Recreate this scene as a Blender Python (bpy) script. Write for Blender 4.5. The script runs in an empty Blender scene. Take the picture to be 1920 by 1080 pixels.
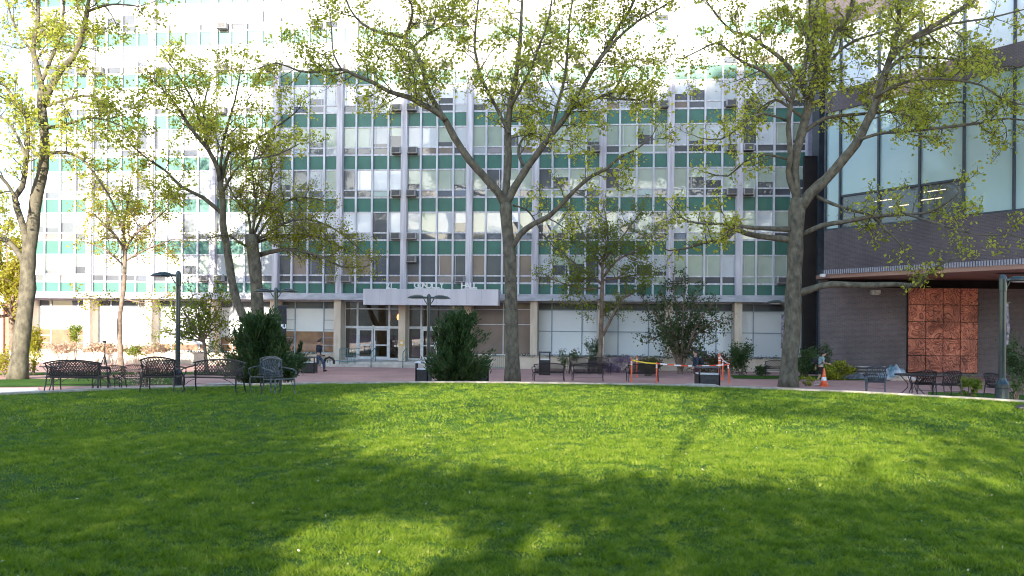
import bpy, math, random
import numpy as np
from mathutils import Vector, Matrix, Euler
random.seed(7); RNG = np.random.default_rng(11)
SC = bpy.context.scene
COL = SC.collection
R = math.radians
# ------------------------------------------------------------------ camera, sky, sun, exposure
F = 1660.0; ROLL = 0.008; EYE = 2.0
cam = bpy.data.cameras.new('camera'); camo = bpy.data.objects.new('camera', cam); COL.objects.link(camo)
camo.location = (0, 0, EYE); camo.rotation_euler = (R(90), -ROLL, 0)
cam.lens = F / 1920 * 36; cam.sensor_width = 36; cam.shift_y = 65 / 1920
cam.clip_end = 3000; cam.clip_start = 0.1
SC.camera = camo
SUN = Vector((-0.18, -0.984, 0.307)).normalized()
world = bpy.data.worlds.new('World'); SC.world = world; world.use_nodes = True
wn = world.node_tree
sky = wn.nodes.new('ShaderNodeTexSky'); sky.sky_type = 'NISHITA'; sky.sun_disc = False
sky.sun_elevation = math.asin(SUN.z); sky.sun_rotation = R(190.4); sky.air_density = 1.0; sky.dust_density = 0.4; sky.ozone_density = 2.0
wn.links.new(sky.outputs[0], wn.nodes['Background'].inputs[0]); wn.nodes['Background'].inputs[1].default_value = 0.15
sl = bpy.data.lights.new('sun', 'SUN'); sl.energy = 4.0; sl.angle = R(0.53); sl.color = (1.0, 0.91, 0.77)
so = bpy.data.objects.new('sun', sl); COL.objects.link(so); so.rotation_euler = SUN.to_track_quat('Z', 'Y').to_euler(); so.location = (-20, -60, 60)
SC.view_settings.view_transform = 'Standard'; SC.view_settings.look = 'None'; SC.view_settings.gamma = 1; SC.view_settings.exposure = 1.98
SC.cycles.caustics_reflective = False; SC.cycles.caustics_refractive = False
SC.cycles.max_bounces = 7; SC.cycles.diffuse_bounces = 3; SC.cycles.glossy_bounces = 3; SC.cycles.transmission_bounces = 4; SC.cycles.transparent_max_bounces = 8
SC.cycles.use_denoising = True; SC.cycles.pixel_filter_type = 'BLACKMAN_HARRIS'; SC.cycles.filter_width = 1.05; SC.cycles.sample_clamp_indirect = 6

# ------------------------------------------------------------------ geometry of the site
LC = (0.2, 11.1); LR = 18.2
def gz(x, y):
    r = math.hypot(x - LC[0], y - LC[1])
    if r <= 18.4: return 0.0
    return -0.9 * min(1.0, (r - 18.4) / 12.6)
def unroll(px, py):
    a = px - 960; b = py - 605
    return a + ROLL * b, b - ROLL * a
def W(px, py, Y):
    u, v = unroll(px, py)
    return Vector((u / F * Y, Y, EYE - v / F * Y))
def G(px, py):
    u, v = unroll(px, py)
    Y = 5.0
    while Y < 200:
        if EYE - v / F * Y < gz(u / F * Y, Y): break
        Y += 0.05
    return Vector((u / F * Y, Y, gz(u / F * Y, Y)))
def GY(px, Y):
    x = (px - 960 + ROLL * 100) / F * Y
    return Vector((x, Y, gz(x, Y)))

# ------------------------------------------------------------------ mesh builder
class MB:
    def __init__(s): s.v = []; s.f = []; s.m = []
    def quadface(s, a, b, c, d, m=0):
        i = len(s.v); s.v += [tuple(a), tuple(b), tuple(c), tuple(d)]; s.f.append((i, i+1, i+2, i+3)); s.m.append(m)
    def box(s, x0, x1, y0, y1, z0, z1, m=0):
        i = len(s.v)
        s.v += [(x0,y0,z0),(x1,y0,z0),(x1,y1,z0),(x0,y1,z0),(x0,y0,z1),(x1,y0,z1),(x1,y1,z1),(x0,y1,z1)]
        for f in ((0,3,2,1),(4,5,6,7),(0,1,5,4),(1,2,6,5),(2,3,7,6),(3,0,4,7)):
            s.f.append(tuple(i+k for k in f)); s.m.append(m)
        return s
    def prism(s, pts, z0, z1, m=0):
        n = len(pts); i = len(s.v)
        s.v += [(p[0], p[1], z0) for p in pts] + [(p[0], p[1], z1) for p in pts]
        s.f.append(tuple(i + n - 1 - k for k in range(n))); s.f.append(tuple(i + n + k for k in range(n))); s.m += [m, m]
        for k in range(n):
            k2 = (k+1) % n; s.f.append((i+k, i+k2, i+n+k2, i+n+k)); s.m.append(m)
        return s
    def tube(s, pts, r, n=5, m=0, caps=True):
        pts = [Vector(p) for p in pts]; N = len(pts)
        rr = r if isinstance(r, (list, tuple)) else [r]*N
        i0 = len(s.v); ref = None
        for k, p in enumerate(pts):
            t = (pts[min(k+1, N-1)] - pts[max(k-1, 0)])
            if t.length < 1e-9: t = Vector((0,0,1))
            t.normalize()
            if ref is None:
                ref = Vector((0,0,1)) if abs(t.z) < .9 else Vector((1,0,0))
            a = t.cross(ref)
            if a.length < 1e-6: a = t.cross(Vector((0.3,1,0.1)))
            a.normalize(); b = t.cross(a); ref = -(t.cross(a)) if False else ref
            for q in range(n):
                an = 2*math.pi*q/n + math.pi/n
                s.v.append(tuple(p + (a*math.cos(an) + b*math.sin(an))*rr[k]))
        for k in range(N-1):
            for q in range(n):
                q2 = (q+1) % n
                s.f.append((i0+k*n+q, i0+k*n+q2, i0+(k+1)*n+q2, i0+(k+1)*n+q)); s.m.append(m)
        if caps:
            s.f.append(tuple(i0+q for q in range(n))[::-1]); s.f.append(tuple(i0+(N-1)*n+q for q in range(n))); s.m += [m, m]
        return s
    def lathe(s, prof, cx=0, cy=0, n=14, m=0, sx=1, sy=1):
        i0 = len(s.v); N = len(prof)
        for r, z in prof:
            for q in range(n):
                an = 2*math.pi*q/n; s.v.append((cx + r*sx*math.cos(an), cy + r*sy*math.sin(an), z))
        for k in range(N-1):
            for q in range(n):
                q2 = (q+1) % n; s.f.append((i0+k*n+q, i0+k*n+q2, i0+(k+1)*n+q2, i0+(k+1)*n+q)); s.m.append(m)
        s.f.append(tuple(i0+q for q in range(n))[::-1]); s.f.append(tuple(i0+(N-1)*n+q for q in range(n))); s.m += [m, m]
        return s
    def build(s, name, mats, parent=None, smooth=False, bevel=0):
        me = bpy.data.meshes.new(name); me.from_pydata(s.v, [], s.f); 
        if not isinstance(mats, (list, tuple)): mats = [mats]
        for mt in mats: me.materials.append(mt)
        if len(mats) > 1: me.polygons.foreach_set('material_index', s.m)
        if smooth: me.polygons.foreach_set('use_smooth', [True]*len(me.polygons))
        me.update()
        o = bpy.data.objects.new(name, me); COL.objects.link(o)
        if parent: o.parent = parent
        if bevel:
            b = o.modifiers.new('bevel', 'BEVEL'); b.width = bevel; b.segments = 2; b.limit_method = 'ANGLE'
        return o
def npmesh(name, V, Fq, mat, parent=None, smooth=False):
    me = bpy.data.meshes.new(name); V = np.asarray(V, np.float32); Fq = np.asarray(Fq, np.int32)
    me.vertices.add(len(V)); me.vertices.foreach_set('co', V.ravel())
    k = Fq.shape[1]; me.loops.add(Fq.size); me.loops.foreach_set('vertex_index', Fq.ravel())
    me.polygons.add(len(Fq)); me.polygons.foreach_set('loop_start', np.arange(0, Fq.size, k, dtype=np.int32)); me.polygons.foreach_set('loop_total', np.full(len(Fq), k, np.int32))
    if smooth: me.polygons.foreach_set('use_smooth', np.ones(len(Fq), bool))
    me.materials.append(mat); me.update(calc_edges=True); me.validate()
    o = bpy.data.objects.new(name, me); COL.objects.link(o)
    if parent: o.parent = parent
    return o
def tag(o, label=None, cat=None, group=None, kind=None):
    if label: o['label'] = label
    if cat: o['category'] = cat
    if group: o['group'] = group
    if kind: o['kind'] = kind
    return o
def thing(name, label, cat, loc=(0,0,0), rz=0, group=None):
    o = bpy.data.objects.new(name, None); COL.objects.link(o); o.location = loc; o.rotation_euler = (0, 0, rz); o.empty_display_size = 0.2
    return tag(o, label, cat, group)
def dup(root, loc, rz, label, group=None):
    r = root.copy(); COL.objects.link(r); r.location = loc; r.rotation_euler = (0, 0, rz); r['label'] = label
    if group: r['group'] = group
    for ch in list(root.children):
        c = ch.copy(); COL.objects.link(c); c.parent = r
        for g in ch.children:
            d = g.copy(); COL.objects.link(d); d.parent = c
    return r

# ------------------------------------------------------------------ materials
def newmat(name):
    m = bpy.data.materials.new(name); m.use_nodes = True; nt = m.node_tree
    return m, nt, nt.nodes['Principled BSDF']
def ramp(nt, stops):
    r = nt.nodes.new('ShaderNodeValToRGB'); e = r.color_ramp.elements
    while len(e) < len(stops): e.new(0.5)
    for k, (p, c) in enumerate(stops): e[k].position = p; e[k].color = (*c, 1)
    return r
def noise(nt, scale, detail=4, vec=None, rough=.55, stretch=None, obj=True):
    tc = nt.nodes.new('ShaderNodeTexCoord'); n = nt.nodes.new('ShaderNodeTexNoise')
    n.inputs['Scale'].default_value = scale; n.inputs['Detail'].default_value = detail; n.inputs['Roughness'].default_value = rough
    src = tc.outputs['Object']
    if stretch:
        mp = nt.nodes.new('ShaderNodeMapping'); mp.inputs['Scale'].default_value = stretch; nt.links.new(src, mp.inputs[0]); src = mp.outputs[0]
    nt.links.new(src, n.inputs['Vector']); return n
def mat_noise(name, c1, c2, scale=3, rough=.6, stretch=None, bump=0, metallic=0, coat=0, bscale=None, lo=.35, hi=.65, spec=.5):
    m, nt, b = newmat(name); n = noise(nt, scale, stretch=stretch); r = ramp(nt, [(lo, c1), (hi, c2)])
    nt.links.new(n.outputs[0], r.inputs[0]); nt.links.new(r.outputs[0], b.inputs['Base Color'])
    b.inputs['Roughness'].default_value = rough; b.inputs['Metallic'].default_value = metallic; b.inputs['Specular IOR Level'].default_value = spec
    if coat: b.inputs['Coat Weight'].default_value = coat; b.inputs['Coat Roughness'].default_value = .02
    if bump:
        n2 = noise(nt, bscale or scale*4); bp = nt.nodes.new('ShaderNodeBump'); bp.inputs['Strength'].default_value = bump; bp.inputs['Distance'].default_value = .02
        nt.links.new(n2.outputs[0], bp.inputs['Height']); nt.links.new(bp.outputs[0], b.inputs['Normal'])
    return m
def mat_brick(name, c1, c2, mortar, sx=.22, sy=.075, axis='XZ', rough=.8, msize=.012, obj_rot=0, varscale=.6, dark=.6):
    m, nt, b = newmat(name); tc = nt.nodes.new('ShaderNodeTexCoord'); mp = nt.nodes.new('ShaderNodeMapping')
    if axis == 'XZ': mp.inputs['Rotation'].default_value = (R(90), 0, 0)
    nt.links.new(tc.outputs['Object'], mp.inputs[0])
    if axis == 'XZ':   # use object x and z as the brick plane
        sp = nt.nodes.new('ShaderNodeSeparateXYZ'); cb = nt.nodes.new('ShaderNodeCombineXYZ'); nt.links.new(tc.outputs['Object'], sp.inputs[0])
        nt.links.new(sp.outputs[0], cb.inputs[0]); nt.links.new(sp.outputs[2], cb.inputs[1]); src = cb.outputs[0]
    else: src = tc.outputs['Object']
    br = nt.nodes.new('ShaderNodeTexBrick'); br.inputs['Scale'].default_value = 1; br.inputs['Brick Width'].default_value = sx; br.inputs['Row Height'].default_value = sy
    br.inputs['Mortar Size'].default_value = msize; br.inputs['Color1'].default_value = (*c1, 1); br.inputs['Color2'].default_value = (*c2, 1); br.inputs['Mortar'].default_value = (*mortar, 1)
    nt.links.new(src, br.inputs['Vector'])
    n = noise(nt, varscale, 5); r = ramp(nt, [(.3, (dark,)*3), (.7, (1.0,)*3)]); nt.links.new(n.outputs[0], r.inputs[0])
    mx = nt.nodes.new('ShaderNodeMixRGB'); mx.blend_type = 'MULTIPLY'; mx.inputs[0].default_value = 1
    nt.links.new(br.outputs[0], mx.inputs[1]); nt.links.new(r.outputs[0], mx.inputs[2]); nt.links.new(mx.outputs[0], b.inputs['Base Color'])
    b.inputs['Roughness'].default_value = rough
    bp = nt.nodes.new('ShaderNodeBump'); bp.inputs['Strength'].default_value = .4; bp.inputs['Distance'].default_value = .01; bp.invert = True
    nt.links.new(br.outputs['Fac'], bp.inputs['Height']); nt.links.new(bp.outputs[0], b.inputs['Normal'])
    return m
def mat_leaf(name, cols, trans=.45, scale=.5, mott=0):
    m, nt, b = newmat(name); g = nt.nodes.new('ShaderNodeNewGeometry')
    st = [(k/(max(1, len(cols)-1)), c) for k, c in enumerate(cols)]
    r = ramp(nt, st); n = noise(nt, scale, 2); ad = nt.nodes.new('ShaderNodeMath'); ad.operation = 'MULTIPLY_ADD'; ad.inputs[1].default_value = .6; 
    ml = nt.nodes.new('ShaderNodeMath'); ml.operation = 'MULTIPLY'; ml.inputs[1].default_value = .45
    nt.links.new(n.outputs[0], ml.inputs[0]); nt.links.new(g.outputs['Random Per Island'], ad.inputs[0]); nt.links.new(ml.outputs[0], ad.inputs[2]); nt.links.new(ad.outputs[0], r.inputs[0])
    n.inputs['Detail'].default_value = 6 if mott else 2; n.inputs['Roughness'].default_value = .7
    if mott: ml.inputs[1].default_value = mott; ad.inputs[1].default_value = .55; sb = nt.nodes.new('ShaderNodeMath'); sb.operation = 'SUBTRACT'; sb.inputs[1].default_value = mott*.38; nt.links.new(ml.outputs[0], sb.inputs[0]); nt.links.new(sb.outputs[0], ad.inputs[2])
    nt.links.new(r.outputs[0], b.inputs['Base Color']); b.inputs['Roughness'].default_value = .5; b.inputs['Specular IOR Level'].default_value = .3
    t = nt.nodes.new('ShaderNodeBsdfTranslucent'); hs = nt.nodes.new('ShaderNodeHueSaturation'); hs.inputs['Value'].default_value = 1.5; hs.inputs['Saturation'].default_value = 1.1
    nt.links.new(r.outputs[0], hs.inputs['Color']); nt.links.new(hs.outputs[0], t.inputs[0])
    mx = nt.nodes.new('ShaderNodeMixShader'); mx.inputs[0].default_value = trans
    nt.links.new(b.outputs[0], mx.inputs[1]); nt.links.new(t.outputs[0], mx.inputs[2]); nt.links.new(mx.outputs[0], nt.nodes['Material Output'].inputs[0])
    return m
def mat_glass(name, tint=(.75,.8,.8), refl=.12):
    m, nt, b = newmat(name); nt.nodes.remove(b)
    t = nt.nodes.new('ShaderNodeBsdfTransparent'); t.inputs[0].default_value = (*tint, 1); gl = nt.nodes.new('ShaderNodeBsdfGlossy'); gl.inputs['Roughness'].default_value = .01
    fr = nt.nodes.new('ShaderNodeFresnel'); fr.inputs[0].default_value = 1.5; ad = nt.nodes.new('ShaderNodeMath'); ad.inputs[1].default_value = refl
    nt.links.new(fr.outputs[0], ad.inputs[0]); mx = nt.nodes.new('ShaderNodeMixShader'); nt.links.new(ad.outputs[0], mx.inputs[0]); nt.links.new(t.outputs[0], mx.inputs[1]); nt.links.new(gl.outputs[0], mx.inputs[2])
    nt.links.new(mx.outputs[0], nt.nodes['Material Output'].inputs[0]); return m
def mat_pane(name, c1, c2, coat=1.0, scale=.7, stretch=(1,1,1), ior=1.55):
    m, nt, b = newmat(name); n = noise(nt, scale, 5, stretch=stretch); g = nt.nodes.new('ShaderNodeNewGeometry')
    r = ramp(nt, [(.3, c1), (.7, c2)]); mm = nt.nodes.new('ShaderNodeMath'); mm.operation = 'MULTIPLY_ADD'; mm.inputs[1].default_value = .35
    nt.links.new(g.outputs['Random Per Island'], mm.inputs[0])
    m2 = nt.nodes.new('ShaderNodeMath'); m2.operation = 'MULTIPLY'; m2.inputs[1].default_value = .7; nt.links.new(n.outputs[0], m2.inputs[0]); nt.links.new(m2.outputs[0], mm.inputs[2])
    nt.links.new(mm.outputs[0], r.inputs[0]); nt.links.new(r.outputs[0], b.inputs['Base Color'])
    b.inputs['Roughness'].default_value = .5; b.inputs['Coat Weight'].default_value = coat; b.inputs['Coat Roughness'].default_value = .015; b.inputs['Coat IOR'].default_value = ior
    n2 = noise(nt, .35, 2); bp = nt.nodes.new('ShaderNodeBump'); bp.inputs['Strength'].default_value = .12; bp.inputs['Distance'].default_value = .06
    nt.links.new(n2.outputs[0], bp.inputs['Height']); nt.links.new(bp.outputs[0], b.inputs['Coat Normal']); return m
def mat_emit(name, c, s):
    m, nt, b = newmat(name); b.inputs['Emission Color'].default_value = (*c, 1); b.inputs['Emission Strength'].default_value = s; b.inputs['Base Color'].default_value = (*c, 1); return m

M = {}
M['frame'] = mat_noise('painted_mullion', (.50,.49,.53), (.72,.71,.75), 2.2, .5, stretch=(3,3,.35), bump=.1)
M['pilaster'] = mat_noise('stained_metal_pilaster', (.42,.38,.42), (.70,.68,.72), 1.3, .55, stretch=(4,4,.25), bump=.15)
M['spandrel'] = mat_noise('green_spandrel', (.022,.120,.090), (.034,.165,.122), .9, .5, spec=.65)
M['column'] = mat_noise('cream_column', (.56,.46,.36), (.68,.58,.48), 1.6, .75, stretch=(2,2,.5), bump=.15)
M['ledge'] = mat_noise('grey_ledge', (.36,.37,.42), (.52,.53,.58), 1.5, .6, stretch=(1,2,3))
M['canopy'] = mat_noise('pale_lilac_panel', (.55,.53,.58), (.66,.64,.69), .8, .45, stretch=(2,1,.3))
M['p_green'] = mat_pane('pane_pale_green_blind', (.24,.31,.25), (.44,.50,.41))
M['p_grey'] = mat_pane('pane_grey_blind', (.34,.37,.40), (.56,.59,.62))
M['p_dark'] = mat_pane('pane_dark', (.03,.035,.045), (.09,.10,.12))
M['p_brown'] = mat_pane('pane_brown_curtain', (.15,.115,.095), (.27,.205,.175))
M['p_white'] = mat_pane('pane_white_blind', (.70,.73,.75), (.82,.84,.86))
M['p_frost'] = mat_pane('pane_frosted', (.72,.78,.84), (.82,.86,.90), scale=.4)
M['p_teal'] = mat_pane('pane_teal_glass', (.30,.46,.47), (.42,.56,.57), scale=.25)
M['p_inside'] = mat_pane('pane_lit_interior', (.05,.035,.03), (.33,.17,.08), scale=1.4)
M['glass'] = mat_glass('clear_glass')
M['lobby'] = mat_noise('lobby_wall', (.12,.08,.06), (.25,.18,.13), .5, .7)
M['alu'] = mat_noise('aluminium_frame', (.55,.58,.62), (.72,.74,.77), 3, .4)
M['bluef'] = mat_noise('blue_grey_frame', (.25,.33,.40), (.36,.43,.50), 3, .5)
M['darkf'] = mat_noise('dark_steel_frame', (.025,.035,.05), (.05,.06,.08), 3, .4)
M['planter'] = mat_noise('beige_planter_wall', (.52,.43,.33), (.66,.56,.45), 1.1, .85, bump=.3)
M['paver'] = mat_brick('red_brick_paving', (.46,.245,.215), (.54,.30,.265), (.40,.27,.25), .2, .1, 'XY', .85, .008, varscale=.35, dark=.72)
M['kerb'] = mat_noise('limestone_kerb', (.30,.25,.20), (.50,.43,.35), 5, .85, bump=.4)
M['conc'] = mat_noise('pale_concrete', (.42,.38,.34), (.58,.53,.48), 2, .85, bump=.2)
M['soil'] = mat_noise('mulch', (.03,.02,.012), (.08,.05,.035), 9, .95, bump=.6)
M['purple'] = mat_brick('purple_brown_brick', (.098,.082,.096), (.150,.112,.118), (.17,.15,.165), .21, .07, 'XZ', .75, .011)
M['soldier'] = mat_noise('pale_soldier_brick', (.30,.30,.36), (.48,.48,.54), 9, .7)
M['lilac'] = mat_brick('lilac_painted_brick', (.34,.32,.42), (.42,.40,.50), (.48,.46,.54), .21, .07, 'XZ', .75, .009)
M['soffit'] = mat_noise('terracotta_soffit', (.36,.20,.15), (.44,.26,.20), .5, .8)
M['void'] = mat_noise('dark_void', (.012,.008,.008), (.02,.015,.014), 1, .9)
M['iron'] = mat_noise('dark_bronze_iron', (.012,.008,.008), (.03,.02,.02), 12, .5, metallic=.1)
M['iron2'] = mat_noise('weathered_grey_iron', (.05,.055,.065), (.10,.105,.12), 12, .45, metallic=.3)
M['post'] = mat_noise('dark_green_post', (.008,.022,.022), (.018,.035,.035), 6, .3, coat=.3)
M['lens'] = mat_noise('lamp_lens', (.35,.33,.3), (.55,.5,.45), 6, .3)
M['banner'] = mat_noise('black_banner', (.012,.012,.018), (.02,.02,.03), 6, .7)
M['white'] = mat_noise('white_paint', (.70,.70,.70), (.82,.82,.82), 5, .6)
M['teal'] = mat_noise('teal_rail', (.08,.17,.18), (.14,.25,.26), 6, .45, metallic=.3)
M['blackp'] = mat_noise('black_plastic', (.012,.012,.013), (.03,.03,.03), 8, .5)
M['ac'] = mat_noise('ac_casing', (.30,.28,.27), (.50,.47,.44), 4, .6)
M['acg'] = mat_noise('ac_grille', (.07,.07,.08), (.16,.16,.17), 30, .6)
M['orange'] = mat_noise('orange_plastic', (.75,.10,.03), (.85,.17,.06), 6, .5)
M['bark'] = mat_noise('plane_bark', (.050,.043,.030), (.165,.145,.100), 5, .9, stretch=(1,1,.6), bump=1, bscale=14, lo=.30, hi=.72)
M['bark2'] = mat_noise('young_bark', (.11,.075,.055), (.24,.18,.14), 4, .9, bump=.6)
M['leafA'] = mat_leaf('plane_leaf', [(.07,.08,.02), (.21,.24,.04), (.36,.39,.07), (.50,.50,.10), (.44,.31,.11)], .6)
M['leafY'] = mat_leaf('spring_leaf_yellow', [(.13,.14,.02), (.25,.25,.03), (.34,.31,.04), (.40,.30,.06)], .5)
M['leafW'] = mat_leaf('willow_leaf', [(.10,.12,.015), (.19,.21,.02), (.27,.27,.03), (.30,.28,.04)], .5)
M['leafG'] = mat_leaf('fresh_leaf', [(.07,.10,.018), (.16,.21,.03), (.27,.31,.04)], .5)
M['leafD'] = mat_leaf('dark_shrub_leaf', [(.018,.040,.014), (.045,.085,.026), (.10,.15,.05)], .3)
M['leafJ'] = mat_leaf('juniper_needles', [(.013,.030,.010), (.034,.072,.020), (.095,.150,.036)], .25)
M['leafH'] = mat_leaf('golden_hedge_leaf', [(.08,.10,.01), (.22,.24,.02), (.36,.36,.03)], .3)
M['leafP'] = mat_leaf('purple_flower', [(.12,.08,.16), (.22,.14,.28), (.10,.10,.05)], .3)
M['leafR'] = mat_leaf('pinkish_grass_seed', [(.35,.22,.17), (.5,.36,.28), (.3,.28,.12)], .3)
M['blade'] = mat_leaf('grass_blade', [(.034,.078,.005), (.120,.205,.012), (.235,.310,.026), (.50,.48,.13)], .4, 3.2, 1.5)
# lawn soil/turf
m, nt, b = newmat('lawn_turf'); n1 = noise(nt, .55, 6, rough=.6); n2 = noise(nt, 14, 5, rough=.7); ad = nt.nodes.new('ShaderNodeMath'); ad.operation = 'MULTIPLY_ADD'; ad.inputs[1].default_value = .55
m_ = nt.nodes.new('ShaderNodeMath'); m_.operation = 'MULTIPLY'; m_.inputs[1].default_value = .5; nt.links.new(n1.outputs[0], m_.inputs[0]); nt.links.new(n2.outputs[0], ad.inputs[0]); nt.links.new(m_.outputs[0], ad.inputs[2])
r = ramp(nt, [(.30, (.016,.045,.006)), (.50, (.038,.105,.010)), (.66, (.085,.17,.02)), (.8, (.14,.21,.04))]); nt.links.new(ad.outputs[0], r.inputs[0]); nt.links.new(r.outputs[0], b.inputs['Base Color']); b.inputs['Roughness'].default_value = .9; b.inputs['Specular IOR Level'].default_value = .15
bp = nt.nodes.new('ShaderNodeBump'); bp.inputs['Strength'].default_value = 1; bp.inputs['Distance'].default_value = .08; n3 = noise(nt, 22, 6, rough=.75); nt.links.new(n3.outputs[0], bp.inputs['Height']); nt.links.new(bp.outputs[0], b.inputs['Normal']); M['lawn'] = m
# copper relief mural
m, nt, b = newmat('copper_relief'); tc = nt.nodes.new('ShaderNodeTexCoord'); n = noise(nt, .9, 3)
g = nt.nodes.new('ShaderNodeNewGeometry')
oi = nt.nodes.new('ShaderNodeObjectInfo'); mr_ = nt.nodes.new('ShaderNodeMath'); mr_.operation = 'MULTIPLY'; mr_.inputs[1].default_value = 6.28; nt.links.new(oi.outputs['Random'], mr_.inputs[0])
vr = nt.nodes.new('ShaderNodeVectorRotate'); vr.rotation_type = 'Y_AXIS'; nt.links.new(tc.outputs['Object'], vr.inputs['Vector']); nt.links.new(mr_.outputs[0], vr.inputs['Angle'])
va = nt.nodes.new('ShaderNodeVectorMath'); va.operation = 'MULTIPLY_ADD'; va.inputs[1].default_value = (.55, 1, .55); cx_ = nt.nodes.new('ShaderNodeCombineXYZ'); nt.links.new(mr_.outputs[0], cx_.inputs[1]); nt.links.new(tc.outputs['Object'], va.inputs[0]); nt.links.new(cx_.outputs[0], va.inputs[2])
nn_ = nt.nodes.new('ShaderNodeTexNoise'); nn_.inputs['Scale'].default_value = 2.1; nn_.inputs['Detail'].default_value = 1.6; nn_.inputs['Distortion'].default_value = 1.2; nt.links.new(va.outputs[0], nn_.inputs['Vector'])
mu_ = nt.nodes.new('ShaderNodeMath'); mu_.operation = 'MULTIPLY'; mu_.inputs[1].default_value = 11; nt.links.new(nn_.outputs[0], mu_.inputs[0])
wv = nt.nodes.new('ShaderNodeMath'); wv.operation = 'PINGPONG'; wv.inputs[1].default_value = .5; nt.links.new(mu_.outputs[0], wv.inputs[0])
r = ramp(nt, [(0, (.16,.05,.035)), (.08, (.30,.09,.06)), (.18, (.58,.19,.12)), (.32, (.68,.29,.20)), (.5, (.56,.14,.08))]); nt.links.new(wv.outputs[0], r.inputs[0])
n4 = noise(nt, .5, 2); r4 = ramp(nt, [(.35, (.45,.40,.40)), (.6, (1,1,1))]); nt.links.new(n4.outputs[0], r4.inputs[0]); mx = nt.nodes.new('ShaderNodeMixRGB'); mx.blend_type = 'MULTIPLY'; mx.inputs[0].default_value = 1
nt.links.new(r.outputs[0], mx.inputs[1]); nt.links.new(r4.outputs[0], mx.inputs[2]); nt.links.new(mx.outputs[0], b.inputs['Base Color']); b.inputs['Roughness'].default_value = .6; b.inputs['Metallic'].default_value = .15
bp = nt.nodes.new('ShaderNodeBump'); bp.inputs['Distance'].default_value = .05; nt.links.new(wv.outputs[0], bp.inputs['Height']); nt.links.new(bp.outputs[0], b.inputs['Normal']); M['mural'] = m

# ------------------------------------------------------------------ ground
def polar(r0, r1, zf, nr, na, a0=0, a1=2*math.pi, lift=0):
    V = []; Fq = []
    for i in range(nr+1):
        r = r0 + (r1-r0)*i/nr
        for j in range(na+1):
            a = a0 + (a1-a0)*j/na; x = LC[0] + r*math.cos(a); y = LC[1] + r*math.sin(a); V.append((x, y, zf(x, y)+lift))
    for i in range(nr):
        for j in range(na):
            k = i*(na+1)+j; Fq.append((k, k+na+1, k+na+2, k+1))
    return V, Fq
V, Fq = polar(0.01, 18.12, lambda x, y: 0, 20, 128); tag(npmesh('lawn', V, Fq, M['lawn']), kind='structure')
mb = MB()
def ring(mb, r0, r1, z0, z1, a0=0, a1=2*math.pi, na=112):
    zt_ = z1; rg = random.Random(3)
    for j in range(na):
        A = a0+(a1-a0)*j/na; B = a0+(a1-a0)*(j+.988)/na; z1 = zt_+rg.uniform(-.008,.008)
        c = lambda r, a, z: (LC[0]+r*math.cos(a), LC[1]+r*math.sin(a), z)
        mb.quadface(c(r0,A,z1), c(r1,A,z1), c(r1,B,z1), c(r0,B,z1)); mb.quadface(c(r0,A,z0), c(r0,A,z1), c(r0,B,z1), c(r0,B,z0)); mb.quadface(c(r1,A,z0), c(r1,B,z0), c(r1,B,z1), c(r1,A,z1))
ring(mb, 18.1, 18.31, -.25, .05)
tag(mb.build('kerb', M['kerb']), kind='structure')
V, Fq = polar(18.29, 31.0, gz, 14, 200); tag(npmesh('sloping_pavement', V, Fq, M['paver'], smooth=True), kind='structure')
V, Fq = polar(30.98, 700, lambda x, y: -.9, 40, 96); tag(npmesh('ground', V, Fq, M['paver']), kind='structure')
def patch(pix, lift, name, mat):   # a sheet laid on the ground inside a four-cornered outline
    P = [G(*p) for p in pix]; V = []; Fq = []; n = 16
    for i in range(n+1):
        for j in range(n+1):
            a, b = i/n, j/n; q = (P[0]*(1-b)+P[1]*b)*(1-a) + (P[3]*(1-b)+P[2]*b)*a; V.append((q.x, q.y, gz(q.x, q.y)+lift))
    for i in range(n):
        for j in range(n): k = i*(n+1)+j; Fq.append((k, k+1, k+n+2, k+n+1))
    return tag(npmesh(name, V, Fq, mat), kind='structure')
patch([(-60,727),(330,722),(330,708),(-60,713)], .02, 'grass_verge', M['lawn'])
patch([(-60,704),(460,702),(460,698),(-60,699)], .02, 'grass_verge', M['lawn'])
patch([(1375,710),(1700,714),(1600,706),(1370,704)], .02, 'grass_verge', M['lawn'])
patch([(1740,741),(1960,752),(1960,742),(1740,735)], .02, 'grass_verge', M['lawn'])
patch([(-80,744),(120,734),(70,728),(-80,730)], .026, 'concrete_path', M['conc'])
# small flat limestone slabs where the kerb steps
for a0_, a1_ in ((R(90-20.5), R(90-17.8)), (R(90+27), R(90+30))):
    mb = MB(); c = lambda r, a: (LC[0]+r*math.cos(a), LC[1]+r*math.sin(a))
    mb.prism([c(18.365, a0_), c(18.9, a0_+.012), c(18.9, a1_+.012), c(18.365, a1_)], -.3, .05); tag(mb.build('kerb', M['kerb']), kind='structure')

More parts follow.
